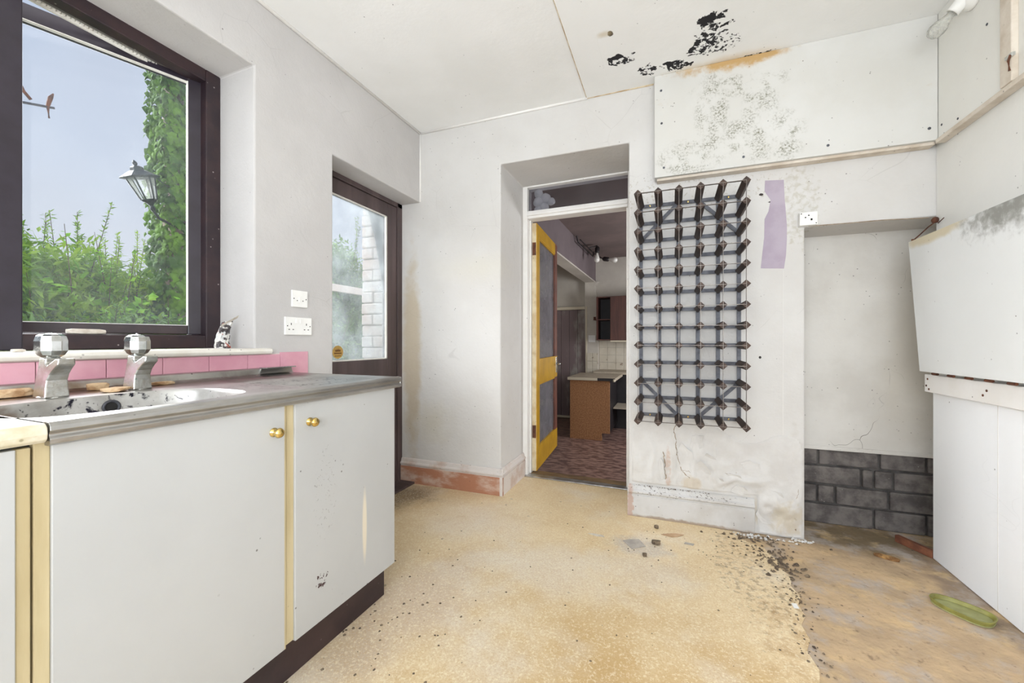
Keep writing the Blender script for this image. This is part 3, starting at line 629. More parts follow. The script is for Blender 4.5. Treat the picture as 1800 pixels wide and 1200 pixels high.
# hinged flap, leaning out
fp = thing('hinged_flap', (1.10, 1.7, .885), 'large white hinged flap leaning off the right wall with mould along its top', 'flap')
m = MB(); FB, FT = (1.090, .899), (1.049, 1.515); fn_ = Vector((FT[1]-FB[1], 0, -(FT[0]-FB[0]))).normalized()
pr = [FB, FT, (FT[0]+fn_.x*.020, FT[1]+fn_.z*.02), (FB[0]+fn_.x*.020, FB[1]+fn_.z*.02)]
m.prism(pr, lambda a, b, d: (a, d, b), -.9, 2.466)
m.build('board', m_flap, fp, .002)
for k in range(12):
    y = 2.40-.11*k
    MB().tube([(1.107, y, .892), (1.107, y-.035, .892)], .006, 8).build('hinge_knuckle', m_rust, fp)
cs = thing('stay_cord', (1.12, 2.48, 1.52), 'rusty stay wire from the wall hook to the flap corner', 'stay wire')
MB().tube([(1.166, yw(1.15)-.012, 1.612), (1.13, yw(1.13)-.022, 1.583), (1.095, 2.475, 1.548), (1.062, 2.455, 1.519)], .0028, 6).build('wire', m_rust, cs, smooth=True)
MB().lathe([(.003, -.014), (.010, -.012), (.014, -.004), (.014, .004), (.009, .012), (.003, .014)], 10, Matrix.Translation((1.160, yw(1.15)-.014, 1.617))).build('hook_boss', m_rust, cs, smooth=True)
MB().tube([(1.168, yw(1.16)-.02, 1.60), (1.15, yw(1.16)-.10, 1.604)], .002, 6).build('wire_tail', m_rust, cs)
MB().lathe([(.002, -.005), (.006, -.004), (.006, .004), (.002, .005)], 8, Matrix.Translation((1.060, 2.452, 1.521))).build('eyelet', m_rust, cs)

# ---- angled lamp holder with bulb
lb = thing('wall_lamp', (1.143, 2.215, 2.46), 'white angled lamp holder with a bare bulb at the top right', 'lamp')
LB = Vector((1.142, 2.20, 2.455))
base = Matrix.Translation(LB) @ Matrix.Rotation(R(-90), 4, 'Y')
MB().lathe([(.056, 0), (.056, .010), (.050, .022), (.036, .034), (.030, .036)], 28, base).build('base', m_plastic, lb, smooth=True)
ld = Vector((-.62, .30, -.72)).normalized(); q = ld.to_track_quat('Z', 'Y').to_matrix().to_4x4()
P0 = LB+Vector((-.022, 0, -.004))
MB().lathe([(.026, 0), (.026, .02), (.024, .05), (.024, .060), (.021, .060), (.021, .04)], 24, Matrix.Translation(P0) @ q).build('holder', m_plastic, lb, smooth=True)
MB().lathe([(.006, .030), (.013, .045), (.014, .066), (.020, .085), (.028, .105), (.030, .122), (.026, .138), (.015, .149), (.003, .152)], 24, Matrix.Translation(P0) @ q).build('bulb', m_bulb_clear, lb, smooth=True)

# ================================================================ WINE RACK
RX, RZ, PX, PZ = -.170, .612, .1022, .102
rk = thing('wine_rack', (.085, yw(.085, -.11), .56), 'dark wood and metal wine rack of six by thirteen pegs on the back wall', 'wine rack')
def peg(x, z):
    a = .0205; m = MB()
    vs = []
    for d in (-.248, -.008):
        for (i, j) in ((a, 0), (0, a), (-a, 0), (0, -a)): vs.append((x+i, d, z+j))
    m.add(vs, [(3, 2, 1, 0), (4, 5, 6, 7)]+[(i, (i+1) % 4, 4+(i+1) % 4, 4+i) for i in range(4)]); return m
for j in range(13):
    for i in range(6):
        x, z = RX+PX*i, RZ+PZ*j
        if i == 0 and j == 0:
            m = peg(x, z).shear(); p0 = m.build('peg', m_rackwood, rk, .0012); p0x, p0y, p0z = x, yw(x), z
        else: instance(p0, rk, (x-p0x, yw(x)-p0y, z-p0z))
XA, XB, ZA, ZB = RX, RX+5*PX, RZ, RZ+12*PZ
for i in range(6):
    x = RX+PX*i
    MB().box(x-.010, x+.010, -.012, -.007, ZA-.005, ZB+.005).shear().build('rear_upright', m_rackmetal, rk)
    MB().box(x-.0007, x+.0007, -.252, -.236, ZA, ZB).shear().build('front_upright', m_rackmetal_f, rk)
for j in range(13):
    z = RZ+PZ*j
    MB().box(XA, XB, -.0165, -.0115, z-.010, z+.010).shear().build('rear_strip', m_rackmetal, rk)
    MB().box(XA, XB, -.251, -.237, z-.0008, z+.0008).shear().build('front_strip', m_rackmetal_f, rk)
def brace(xa, za, xb, zb):
    d = Vector((xb-xa, 0, zb-za)); n_ = Vector((-d.z, 0, d.x)).normalized()*.0095; m = MB()
    pts = [Vector((xa, 0, za))+n_, Vector((xa, 0, za))-n_, Vector((xb, 0, zb))-n_, Vector((xb, 0, zb))+n_]
    m.add([(p.x, -.022, p.z) for p in pts]+[(p.x, -.018, p.z) for p in pts], [(0, 1, 2, 3), (7, 6, 5, 4), (0, 1, 5, 4), (1, 2, 6, 5), (2, 3, 7, 6), (3, 0, 4, 7)])
    m.shear().build('corner_brace', m_rackmetal, rk)
brace(XA, ZB-2*PZ, XA+2*PX, ZB); brace(XB-2*PX, ZB, XB, ZB-2*PZ); brace(XA, ZA+2*PZ, XA+2*PX, ZA); brace(XB-2*PX, ZA, XB, ZA+2*PZ)
for (i, j) in ((.5, 0), (2.5, 0), (4.5, 0), (.5, 12), (2.5, 12), (4.5, 12)):
    x, z = RX+PX*i, RZ+PZ*j
    MB().lathe([(.005, 0), (.005, .002), (.002, .003)], 8, Matrix.Translation((x, yw(x, -.0165), z)) @ Matrix.Rotation(R(90), 4, 'X')).build('screw', m_brass, rk)

# ================================================================ SOCKETS
def plate(name, label, fn, a0, a1, z0, z1, holes, th=.010, cat='socket'):
    """fn(a, z, d): a along the wall, d out of the wall"""
    t = thing(name, fn((a0+a1)/2, (z0+z1)/2, 0), label, cat)
    MB().prism([(a0, z0), (a1, z0), (a1, z1), (a0, z1)], fn, 0, th).build('plate', m_plastic, t, .0025)
    for (nm, ha, hz, w, h_) in holes:
        mt = m_hole if nm != 'rocker' else m_plastic
        d0, d1 = (th-.001, th+.0004) if nm != 'rocker' else (th-.001, th+.003)
        MB().prism([(ha-w, hz-h_), (ha+w, hz-h_), (ha+w, hz+h_), (ha-w, hz+h_)], fn, d0, d1).build(nm, mt, t, .0006 if nm == 'rocker' else 0)
    return t
fl = lambda a, z, d: (XL+d, a, z)
hs = []
for c in (1.365, 1.450):
    hs += [('earth_slot', c, 1.124, .002, .005), ('pin_slot', c-.011, 1.098, .004, .0018), ('pin_slot', c+.011, 1.098, .004, .0018)]
hs += [('rocker', 1.395, 1.138, .006, .010), ('rocker', 1.420, 1.138, .006, .010), ('fixing_screw', 1.345, 1.115, .0025, .0025), ('fixing_screw', 1.471, 1.115, .0025, .0025)]
plate('double_socket', 'white double wall socket beside the kitchen window', fl, 1.333, 1.482, 1.072, 1.158, hs)
plate('fused_switch', 'white single switch plate above the double socket', fl, 1.370, 1.458, 1.208, 1.290,
      [('rocker', 1.414, 1.245, .007, .012), ('fixing_screw', 1.380, 1.249, .0025, .0025), ('fixing_screw', 1.448, 1.249, .0025, .0025), ('fuse_slot', 1.398, 1.240, .003, .002), ('fuse_slot', 1.43, 1.240, .003, .002)])
fb = lambda a, z, d: (a, yw(a, -d), z)
plate('surface_socket', 'white surface socket box at the alcove corner', fb, .615, .693, 1.640, 1.708,
      [('earth_slot', .654, 1.690, .003, .003), ('pin_slot', .640, 1.680, .003, .003), ('pin_slot', .666, 1.668, .004, .005), ('fixing_screw', .622, 1.700, .0025, .0025), ('fixing_screw', .686, 1.648, .0025, .0025)], th=.034)
MB().tube([(.66, yw(.66, -.006), 1.641), (.80, yw(.8, -.004), 1.640), (.98, yw(.98, -.004), 1.6405), (1.14, yw(1.14, -.006), 1.632)], .0022, 6).build('lintel_crack', m_crackline, wb)

# ================================================================ KITCHEN UNITS
CF = -1.052                                            # front face of the doors
ku = thing('base_unit', (-1.35, .84, 0), 'white two-door sink base unit with cream edging and dark plinth', 'cabinet')
MB().box(-1.69, -1.074, .330, .348, .13, .850).box(-1.69, -1.074, 1.300, 1.318, .13, .850).box(-1.69, -1.074, .348, 1.300, .13, .148).box(-1.69, -1.675, .348, 1.300, .148, .70).box(-1.095, -1.074, .348, 1.300, .80, .850).box(-1.69, -1.074, .835, .853, .148, .70).build('carcass', m_unit, ku)
MB().box(-1.66, -1.092, .330, 1.305, .004, .13).build('plinth', m_plinth, ku, .002)
dA = MB().box(-1.072, CF, .3555, .8245, .137, .866).build('door', m_unit, ku, .0012)
MB().box(-1.072, CF-.0005, .8245, .8285, .137, .866).build('edge_strip', m_cream, dA)
MB().box(-1.074, CF-.006, .334, .3555, .137, .866).build('edge_strip', m_cream, dA, .002)
dB = MB().box(-1.072, CF, .8600, 1.320, .137, .866).build('door', m_unit_b, ku, .0012)
MB().box(-1.073, CF-.007, .8345, .8600, .140, .866).build('edge_strip', m_cream, dB, .002)
for dr, y, z in ((dA, .790, .781), (dB, .911, .789)):
    mt = Matrix.Translation((CF, y, z)) @ Matrix.Rotation(R(90), 4, 'Y')
    MB().lathe([(.013, 0), (.013, .002), (.007, .004), (.0055, .010), (.007, .014), (.0125, .018), (.0145, .023), (.0125, .028), (.007, .031), (.002, .032)], 20, mt).build('knob', m_brass, dr, smooth=True)
k2 = thing('base_unit', (-1.35, 0, 0), 'white base unit at the left picture edge under the cream worktop', 'cabinet')
MB().box(-1.69, -1.074, -.45, .326, .13, .850).build('carcass', m_unit, k2, .001)
MB().box(-1.66, -1.092, -.45, .326, .004, .13).build('plinth', m_plinth, k2, .002)
dC = MB().box(-1.072, CF, -.10, .312, .137, .852).build('door', m_unit, k2, .0012)
MB().box(-1.073, CF-.003, .312, .3305, .137, .852).build('edge_strip', m_cream, dC, .002)
o = MB().prism([(-1.70, .858), (-1.046, .858), (-1.038, .864), (-1.036, .874), (-1.038, .886), (-1.046, .893), (-1.70, .893)], lambda a, b, d: (a, d, b), -.5, .3455).build('worktop', m_laminate, None, .002)
tag(o, 'cream laminate worktop end left of the steel sink', 'worktop')
# ---- stainless sink top
SZ = .893
sk = thing('sink', (-1.36, .85, .855), 'dull stainless sink top with drainer, basin and raised back edge', 'sink')
bx_, by_, ax_, ay_ = -1.272, .566, .172, .238
def sup(t, k=1.0, dz=0.0, n=3.2):
    c, s_ = math.cos(t), math.sin(t); return (bx_+ax_*k*math.copysign(abs(c)**(2/n), c), by_+ay_*k*math.copysign(abs(s_)**(2/n), s_), SZ+dz)
X0, X1, Y0, Y1 = -1.655, -1.062, .348, .880
ths = [2*math.pi*i/96 for i in range(96)]
m = MB(); inn = [sup(t) for t in ths]; out = []
for p in inn:
    dx, dy = p[0]-bx_, p[1]-by_
    s_ = min([(X1-bx_)/dx if dx > 1e-9 else 1e9, (X0-bx_)/dx if dx < -1e-9 else 1e9, (Y1-by_)/dy if dy > 1e-9 else 1e9, (Y0-by_)/dy if dy < -1e-9 else 1e9])
    out.append((bx_+dx*s_, by_+dy*s_, SZ))
for cx, cy in ((X0, Y0), (X0, Y1), (X1, Y0), (X1, Y1)):       # snap nearest ring vertex to the corner
    k = min(range(96), key=lambda i: (out[i][0]-cx)**2+(out[i][1]-cy)**2); out[k] = (cx, cy, SZ)
m.add(inn+out, [(i, (i+1) % 96, 96+(i+1) % 96, 96+i) for i in range(96)])
def rid(x, y):
    if y < .93 or y > 1.30 or x < -1.56 or x > -1.10: return 0.0
    e = min(1, (y-.93)/.03, (1.30-y)/.03); ph = (x+1.56)/.042
    return -.0035*e*(.5-.5*math.cos(2*math.pi*ph))
nx, ny = 100, 30; vs = [(X0+(X1-X0)*i/nx, Y1+(1.342-Y1)*j/ny, SZ+rid(X0+(X1-X0)*i/nx, Y1+(1.342-Y1)*j/ny)) for j in range(ny+1) for i in range(nx+1)]
m.add(vs, [(j*(nx+1)+i, j*(nx+1)+i+1, (j+1)*(nx+1)+i+1, (j+1)*(nx+1)+i) for j in range(ny) for i in range(nx)])
m.build('deck', m_steel, sk, smooth=True)
m = MB(); rings = [(1.0, 0), (.985, -.003), (.972, -.010), (.955, -.04), (.93, -.09), (.88, -.128), (.75, -.145), (.4, -.152), (.1, -.155)]
vs = [sup(t, k, dz) for k, dz in rings for t in ths]
m.add(vs, [(j*96+i, j*96+(i+1) % 96, (j+1)*96+(i+1) % 96, (j+1)*96+i) for j in range(len(rings)-1) for i in range(96)]+[tuple((len(rings)-1)*96+i for i in range(96))])
ba = m.build('basin', m_basin, sk, smooth=True)
mo = Matrix.Translation((bx_-ax_*.958, .598, SZ-.034)) @ Matrix.Rotation(R(90), 4, 'Y')
MB().lathe([(.020, -.002), (.020, .004), (.015, .005), (.013, .001)], 20, mo).build('overflow', m_rackmetal, ba, smooth=True)
MB().lathe([(.013, .0), (.013, .003)], 16, mo).build('overflow_hole', m_hole, ba)
m = MB(); pr = [(-1.064, SZ), (-1.054, SZ+.003), (-1.044, SZ+.001), (-1.038, SZ-.006), (-1.037, SZ-.014), (-1.042, SZ-.020), (-1.042, SZ-.024), (-1.037, SZ-.029), (-1.038, SZ-.038), (-1.046, SZ-.042), (-1.070, SZ-.042), (-1.070, SZ-.01)]
m.prism(pr, lambda a, b, d: (a, d, b), .348, 1.346); m.build('front_edge', m_steel, sk, .001)
m = MB(); pr = [(-1.650, SZ-.001), (-1.664, SZ+.006), (-1.672, SZ+.026), (-1.680, SZ+.030), (-1.694, SZ+.030), (-1.694, SZ-.03), (-1.65, SZ-.03)]
m.prism(pr, lambda a, b, d: (a, d, b), .348, 1.346); m.build('upstand', m_steel, sk, .001)
MB().box(-1.694, -1.040, 1.342, 1.350, SZ-.04, SZ+.001).build('end_edge', m_steel, sk, .001)
MB().box(-1.690, -1.640, 1.20, 1.345, SZ+.028, SZ+.033).build('edge_clip', m_chrome, sk, .001)
# ---- taps
def tap(x, y, label, rot):
    t = thing('pillar_tap', (x, y, SZ), label, 'tap')
    mt = Matrix.Translation((x, y, SZ)) @ Matrix.Rotation(rot, 4, 'Z') @ Matrix.Scale(1.04, 4)
    prof = [(-.024, 0), (.026, 0), (.024, .028), (.025, .044), (.033, .058), (.047, .072), (.061, .083), (.063, .099), (.050, .099), (.034, .090), (.020, .082), (.013, .088), (.013, .100), (-.013, .100), (-.018, .060)]
    m = MB()
    def f(a, b, d):
        wd = (.024-.008*min(1, b/.1)); return tuple(mt @ Vector((a, d*wd, b)))
    n = len(prof); ring = lambda d: [f(a, b, d) for a, b in prof]
    # body: three slices so that the flanks are gently crowned
    vs = ring(-1)+ring(1); m.add(vs, [tuple(range(n)), tuple(range(2*n-1, n-1, -1))]+[(i, n+i, n+(i+1) % n, (i+1) % n) for i in range(n)])
    m.build('body', m_chrome_dull, t, .0035, seg=3)
    MB().lathe([(.012, .098), (.016, .101), (.024, .107), (.0305, .118), (.0305, .142), (.027, .155), (.020, .160), (.009, .162)], 10, mt, R(12)).build('handle', m_chrome, t, .0012)
    MB().lathe([(.027, 0), (.027, .003), (.024, .005)], 20, mt).build('flange', m_chrome_dull, t)
    MB().lathe([(.004, .162), (.004, .164), (.002, .165)], 10, mt).build('cap', m_chrome, t)
tap(-1.520, .512, 'large chrome pillar tap with faceted head nearest the left edge', R(6))
tap(-1.535, .700, 'chrome pillar tap with green limescale over the middle of the basin', R(6))

# ================================================================ SMALL THINGS
def chunk(name, label, cat, c, size, mat, seed, rz=0.0, flat=False):
    rr = random.Random(seed); bm = bmesh.new(); bmesh.ops.create_icosphere(bm, subdivisions=2, radius=1.0)
    for v in bm.verts:
        k = 1+rr.uniform(-.22, .22); p = v.co*k
        p.x = max(-.85, min(.85, p.x)); p.y = max(-.8, min(.8, p.y)); p.z = max(-.7, min(.75, p.z)); v.co = p
    me = bpy.data.meshes.new(name); zmin = min(v.co.z for v in bm.verts)
    for v in bm.verts: v.co = Vector((v.co.x*size[0], v.co.y*size[1], (v.co.z-zmin)*size[2]))
    bm.to_mesh(me); bm.free(); me.materials.append(mat)
    o = bpy.data.objects.new(name, me); COL.objects.link(o); o.location = c; o.rotation_euler = (0, 0, rz); ROOT[o.name] = Vector(c)
    return tag(o, label, cat)
chunk('plaster_lump', 'ochre plaster lump behind the left tap', 'debris', (-1.60, .470, SZ+.0), (.018, .050, .016), m_plasterbit, 1, .1)
chunk('plaster_lump', 'yellowish plaster lump between the two taps at the upstand', 'debris', (-1.61, .640, SZ), (.016, .030, .015), m_plasterbit, 2, -.2)
chunk('plaster_slab', 'flat orange-edged plaster slab beside the right tap', 'debris', (-1.512, .640, SZ), (.030, .036, .009), m_plasterbit, 3, .5)
chunk('plaster_lump', 'thin brown plaster crumb right of the right tap', 'debris', (-1.60, .80, SZ), (.012, .040, .008), m_plasterbit, 4, .0)
chunk('plaster_lump', 'small pale plaster crumb on the sill at the left edge', 'debris', (-1.72, .515, 1.010), (.010, .016, .006), m_paper, 5, .0)
chunk('wood_sliver', 'pale chipped wooden sliver lying on the window ledge', 'debris', (-1.962, .748, 1.0665), (.010, .066, .013), m_paper, 6, .05)
# crumpled packet on the sill
from mathutils import noise as mn
def packet():
    m = MB(); nu, nv = 20, 14; vs = []
    for j in range(nv+1):
        for i in range(nu):
            t = 2*math.pi*i/nu; v = j/nv
            a = .032*(1-.35*v)+.006*mn.noise(Vector((math.cos(t)*3, v*5, math.sin(t)*3))); b = .016*(1-.6*v)+.006*mn.noise(Vector((math.sin(t)*4, v*6, 2)))
            vs.append((-1.80+b*math.cos(t)+.022*v*v, 1.115+a*math.sin(t)-.010*v+.018*v*v, 1.0105+.115*v+.008*mn.noise(Vector((t, v*4, 1)))*v))
    fs = [(j*nu+i, j*nu+(i+1) % nu, (j+1)*nu+(i+1) % nu, (j+1)*nu+i) for j in range(nv) for i in range(nu)]+[tuple(range(nu))[::-1], tuple(nv*nu+i for i in range(nu))]
    return m.add(vs, fs)
def pk_extra(g, pos, col):
    k = g.rng(g.noise(pos, 38, 2), .50, .56); col = g.mix(k, col, lin((70, 64, 66))); k = g.rng(g.noise(g.vec('ADD', pos, (4., 0, 0)), 30, 2), .58, .62); return g.mix(k, col, lin((176, 96, 84)))
m_packet = M('printed packet', (226, 222, 216), (206, 208, 210), 20, .4, extra=pk_extra)
pkt = thing('packet', (-1.80, 1.115, 1.0105), 'crumpled printed packet in the corner of the window sill', 'packet')
packet().build('sleeve', m_packet, pkt)
MB().obox((-1.772, 1.128, 1.128), (.004, .0, .006), (.0, .036, .022), (.0015, -.0008, .001)).build('torn_flap', m_paper, pkt, .001)
# green dish
dsh = thing('plastic_dish', (1.032, 2.05, .0), 'shallow olive green plastic dish on the bare floor', 'dish')
dm = Matrix.Translation((1.030, 2.052, .001)) @ Matrix.Rotation(R(-42), 4, 'Z')
n = 40; prof = [(0.92, .002, 1), (1.0, .020, 1), (.98, .022, 1), (.93, .020, 1), (.87, .006, 1)]
vs = []
for (k, z, _) in prof:
    for i in range(n):
        t = 2*math.pi*i/n; c, s_ = math.cos(t), math.sin(t)
        vs.append(dm @ Vector((.088*k*math.copysign(abs(c)**.75, c), .054*k*math.copysign(abs(s_)**.75, s_)*(1+.25*c), z)))
MB().add(vs, [(j*n+i, j*n+(i+1) % n, (j+1)*n+(i+1) % n, (j+1)*n+i) for j in range(len(prof)-1) for i in range(n)]).build('rim', m_green, dsh, smooth=True)
vs = [dm @ Vector((.088*.95*math.copysign(abs(math.cos(2*math.pi*i/n))**.75, math.cos(2*math.pi*i/n)), .054*.95*math.copysign(abs(math.sin(2*math.pi*i/n))**.75, math.sin(2*math.pi*i/n))*(1+.25*math.cos(2*math.pi*i/n)), z)) for z in (.001, .005) for i in range(n)]
MB().add(vs, [tuple(range(n))[::-1], tuple(range(n, 2*n))]+[(i, (i+1) % n, n+(i+1) % n, n+i) for i in range(n)]).build('base', m_green_in, dsh)
# scraps
def sheet(name, label, cat, c, poly, mat, th=.0015, tilt=(0, 0, 0), z=.0045):
    e = Matrix.Translation((c[0], c[1], z)) @ Matrix.Rotation(tilt[2], 4, 'Z') @ Matrix.Rotation(tilt[0], 4, 'X')
    m = MB(); q = [(a, b) for a, b in poly]
    m.prism(q, lambda a, b, d: tuple(e @ Vector((a, b, d+.3*abs(a)*abs(a)))), 0, th); return tag(m.build(name, mat), label, cat)
sheet('lino_scrap', 'diamond-shaped grey scrap on the tan floor before the pier', 'scrap', (-.175, 2.11), [(-.062, .012), (-.01, -.055), (.052, -.005), (.015, .058), (-.03, .04)], m_greyscrap)
sheet('paper_scrap', 'torn brown paper scrap close to the white skirting', 'scrap', (.0, 2.285), [(-.055, -.02), (0, -.03), (.03, -.012), (.06, .02), (.02, .024), (-.02, .006)], M('brown paper', (204, 172, 138), (186, 152, 118), 14, .8))
sheet('paper_scrap', 'small pale curled scrap right of the brown leaf clump', 'scrap', (.08, 2.215), [(-.022, -.008), (.02, -.012), (.026, .008), (-.016, .012)], m_greyscrap)
sheet('paper_scrap', 'small white flake lying on the ragged floor edge', 'scrap', (.448, 1.85), [(-.008, -.016), (.01, -.012), (.008, .018), (-.01, .014)], m_plastic)
sheet('paper_scrap', 'thin pale curled strip left of the grey scrap', 'scrap', (-.37, 2.13), [(-.05, .0), (0, -.012), (.04, -.006), (.03, .008), (-.02, .012)], m_paper)
chunk('leaf_clump', 'crumpled brown leaf clump beside the grey scrap', 'debris', (-.075, 2.155, .0036), (.026, .020, .012), m_debris, 11)
chunk('leaf_clump', 'small dark clump in front of the grey scrap', 'debris', (-.122, 2.01, .0036), (.012, .016, .010), m_debris, 12)
chunk('leaf_clump', 'small dark clump by the left foot of the white skirting', 'debris', (-.08, 2.335, .0036), (.014, .010, .012), m_debris, 13)
chunk('foam_scrap', 'ochre foam scrap on the floor before the alcove', 'debris', (.955, 2.43, .0), (.055, .020, .010), M('ochre foam', (190, 148, 92), (120, 84, 50), 40, .9), 14, -.35)
m = MB(); a, b = Vector((1.085, 2.66, .0)), Vector((1.165, 2.515, .0)); dd = (b-a).normalized(); nn = Vector((-dd.y, dd.x, 0))
m.obox((a+b)/2+Vector((0, 0, .018)), (b-a)/2, nn*.012, (0, 0, .018))
tag(m.build('timber_offcut', m_woodbit, None, .003), 'reddish timber offcut in the alcove corner by the right panel', 'timber')
# loose rubble along the ragged edge and foot of the pier
def rubble(name, label, spots, mat, seed):
    rr = random.Random(seed); m = MB()
    for (cx, cy, sx_, sy_, n_, s0, s1) in spots:
        for _ in range(n_):
            x = rr.gauss(cx, sx_); y = min(rr.gauss(cy, sy_), yw(x)-.012) if x < .64 else rr.gauss(cy, sy_); s = rr.uniform(s0, s1); a = rr.uniform(0, 6.3); z0 = .0036
            vs = []
            for k in range(5):
                t = a+k*1.257; vs.append((x+s*math.cos(t)*rr.uniform(.6, 1.1), y+s*math.sin(t)*rr.uniform(.6, 1.1), z0))
            vs.append((x+rr.uniform(-.3, .3)*s, y+rr.uniform(-.3, .3)*s, z0+s*rr.uniform(.4, .9)))
            m.add(vs, [(0, 1, 5), (1, 2, 5), (2, 3, 5), (3, 4, 5), (4, 0, 5), (4, 3, 2, 1, 0)])
    return tag(m.build(name, mat, fix=False), label, 'debris', kind='stuff')
rubble('rubble', 'crumbled plaster and dirt along the ragged floor edge', [(.40, 2.40, .10, .02, 60, .003, .012), (.44, 2.26, .05, .05, 80, .003, .012), (.48, 2.15, .05, .04, 60, .004, .015), (.47, 1.95, .03, .12, 50, .002, .008), (.44, 1.6, .03, .2, 60, .002, .008)], m_debris, 21)
rubble('floor_grit', 'fine grit scattered over the tan floor', [(-.4, 1.6, .45, .45, 70, .002, .006), (-1.0, 1.2, .12, .25, 70, .002, .007), (.1, 2.2, .25, .1, 40, .002, .006)], m_debris, 22)
rubble('plaster_crumbs', 'white plaster crumbs fallen at the foot of the pier', [(.44, 2.435, .07, .012, 40, .003, .012), (.62, 2.47, .03, .012, 22, .004, .014)], m_flake, 23)
m = MB()
rr = random.Random(31)
for _ in range(60):
    x = rr.uniform(-.2, .2); s = rr.uniform(.002, .005); z0 = .1865
    y = yw(x, -rr.uniform(.004, .020)); m.add([(x-s, y-s*.6, z0), (x+s, y-s*.6, z0), (x+s*.5, y+s*.6, z0), (x, y, z0+s*.9)], [(0, 1, 3), (1, 2, 3), (2, 0, 3), (2, 1, 0)])
tag(m.build('skirting_grit', m_debris, fix=False), 'dark crumbs lying on top of the white skirting', 'debris', kind='stuff')

# ================================================================ FAR KITCHEN (two steps down)
ZF = -.35
o = MB().box(-2.2, 1.7, 3.0, 7.4, ZF-.1, ZF).build('floor_far', m_far_floor); tag(o, 'brown patterned vinyl floor of the far kitchen', 'floor', kind='structure')
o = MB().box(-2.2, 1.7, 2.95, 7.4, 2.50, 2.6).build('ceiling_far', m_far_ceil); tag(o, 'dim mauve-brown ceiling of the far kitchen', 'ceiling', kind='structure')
o = MB().box(-2.2, 1.7, 7.05, 7.25, ZF, 2.5).build('wall_far', m_far_wall); tag(o, 'off-white end wall of the far kitchen', 'wall', kind='structure')
o = MB().box(-2.3, -2.2, 2.95, 7.25, ZF, 2.5).build('wall_far_left', m_far_wall); tag(o, 'left side wall of the far kitchen', 'wall', kind='structure')
o = holed((2.95, 7.25), (ZF, 2.5), [(4.6, 5.8, .7, 1.7)], fx, 1.62, 1.75).build('wall_far_right', m_far_wall); tag(o, 'right side wall of the far kitchen with an opening added for light', 'wall', kind='structure')  # unseen opening, added together with the far kitchen fill lamp
st_ = thing('doorway_steps', (-.66, 3.1, ZF), 'dark steps leading down from the inner doorway', 'steps')
MB().box(-1.0, -.262, 3.00, 3.22, ZF, -.13).build('tread', m_far_floor, st_, .005)
MB().box(-1.3, -.1, 2.99, 3.03, ZF, -.01).build('riser', m_old_timber, st_, .003)
bm_ = thing('beam_far', (-1.34, 5, 2.08), 'mauve downstand beam across the far kitchen ceiling', 'beam', kind='structure')
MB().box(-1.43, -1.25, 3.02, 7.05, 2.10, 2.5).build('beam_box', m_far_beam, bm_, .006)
MB().box(-1.432, -1.248, 3.02, 7.05, 2.080, 2.10).build('soffit_board', m_far_wall, bm_, .003)
MB().prism([(-1.43, 2.09), (-1.19, 2.09), (-1.25, 2.02), (-1.205, 1.75), (-1.185, 1.70), (-1.185, ZF), (-1.41, ZF)], lambda a, b, d: (a, d, b), 6.96, 7.06).build('nib', m_far_wall, bm_, .006)
# boarded door in the end wall
d3 = thing('door_3', (-1.68, 7.04, ZF), 'faded mauve boarded door at the end of the far kitchen', 'door', kind='structure')
for k in range(4):
    x = -2.02+.152*k
    MB().box(x, x+.148, 7.015, 7.045, ZF+.01, 1.605).build('board', m_door_mauve, d3, .003)
MB().box(-2.09, -2.02, 6.995, 7.05, ZF, 1.66).build('frame_post', m_far_wall, d3, .003)
MB().box(-1.41, -1.385, 6.955, 7.05, ZF, 1.66).build('frame_post', m_far_edge, d3, .003)
MB().box(-2.09, -1.39, 6.985, 7.05, 1.61, 1.66).build('frame_head', m_far_edge, d3, .003)
MB().box(-2.02, -1.41, 7.0, 7.016, ZF+.01, ZF+.05).build('weather_bar', m_far_edge, d3, .002)
# wall cabinet
wc = thing('wall_cabinet', (-.72, 6.85, 1.06), 'mahogany wall cabinet with open shelves in the far kitchen', 'cabinet')
MB().box(-1.18, -1.162, 6.70, 7.045, 1.06, 1.79).build('side_panel', m_cab_red, wc, .002)
MB().box(-1.162, -.2, 7.02, 7.045, 1.06, 1.79).build('back_panel', m_far_dark, wc)
MB().box(-1.162, -.2, 6.70, 7.045, 1.775, 1.79).build('top_panel', m_cab_red, wc, .002)
MB().box(-1.162, -.2, 6.70, 7.045, 1.06, 1.078).build('bottom_panel', m_cab_red, wc, .002)
MB().box(-1.162, -.95, 6.72, 7.02, 1.40, 1.415).build('shelf', m_cab_red, wc, .002)
MB().box(-.95, -.935, 6.70, 7.02, 1.078, 1.775).build('divider', m_cab_red, wc, .002)
MB().box(-.945, -.50, 6.682, 6.70, 1.062, 1.79).build('door', m_cab_red, wc, .003)
MB().box(-.497, -.2, 6.682, 6.70, 1.062, 1.79).build('door', m_cab_red, wc, .003)
MB().box(-.945, -.2, 6.68, 6.72, 1.035, 1.058).build('light_pelmet', m_far_edge, wc, .002)
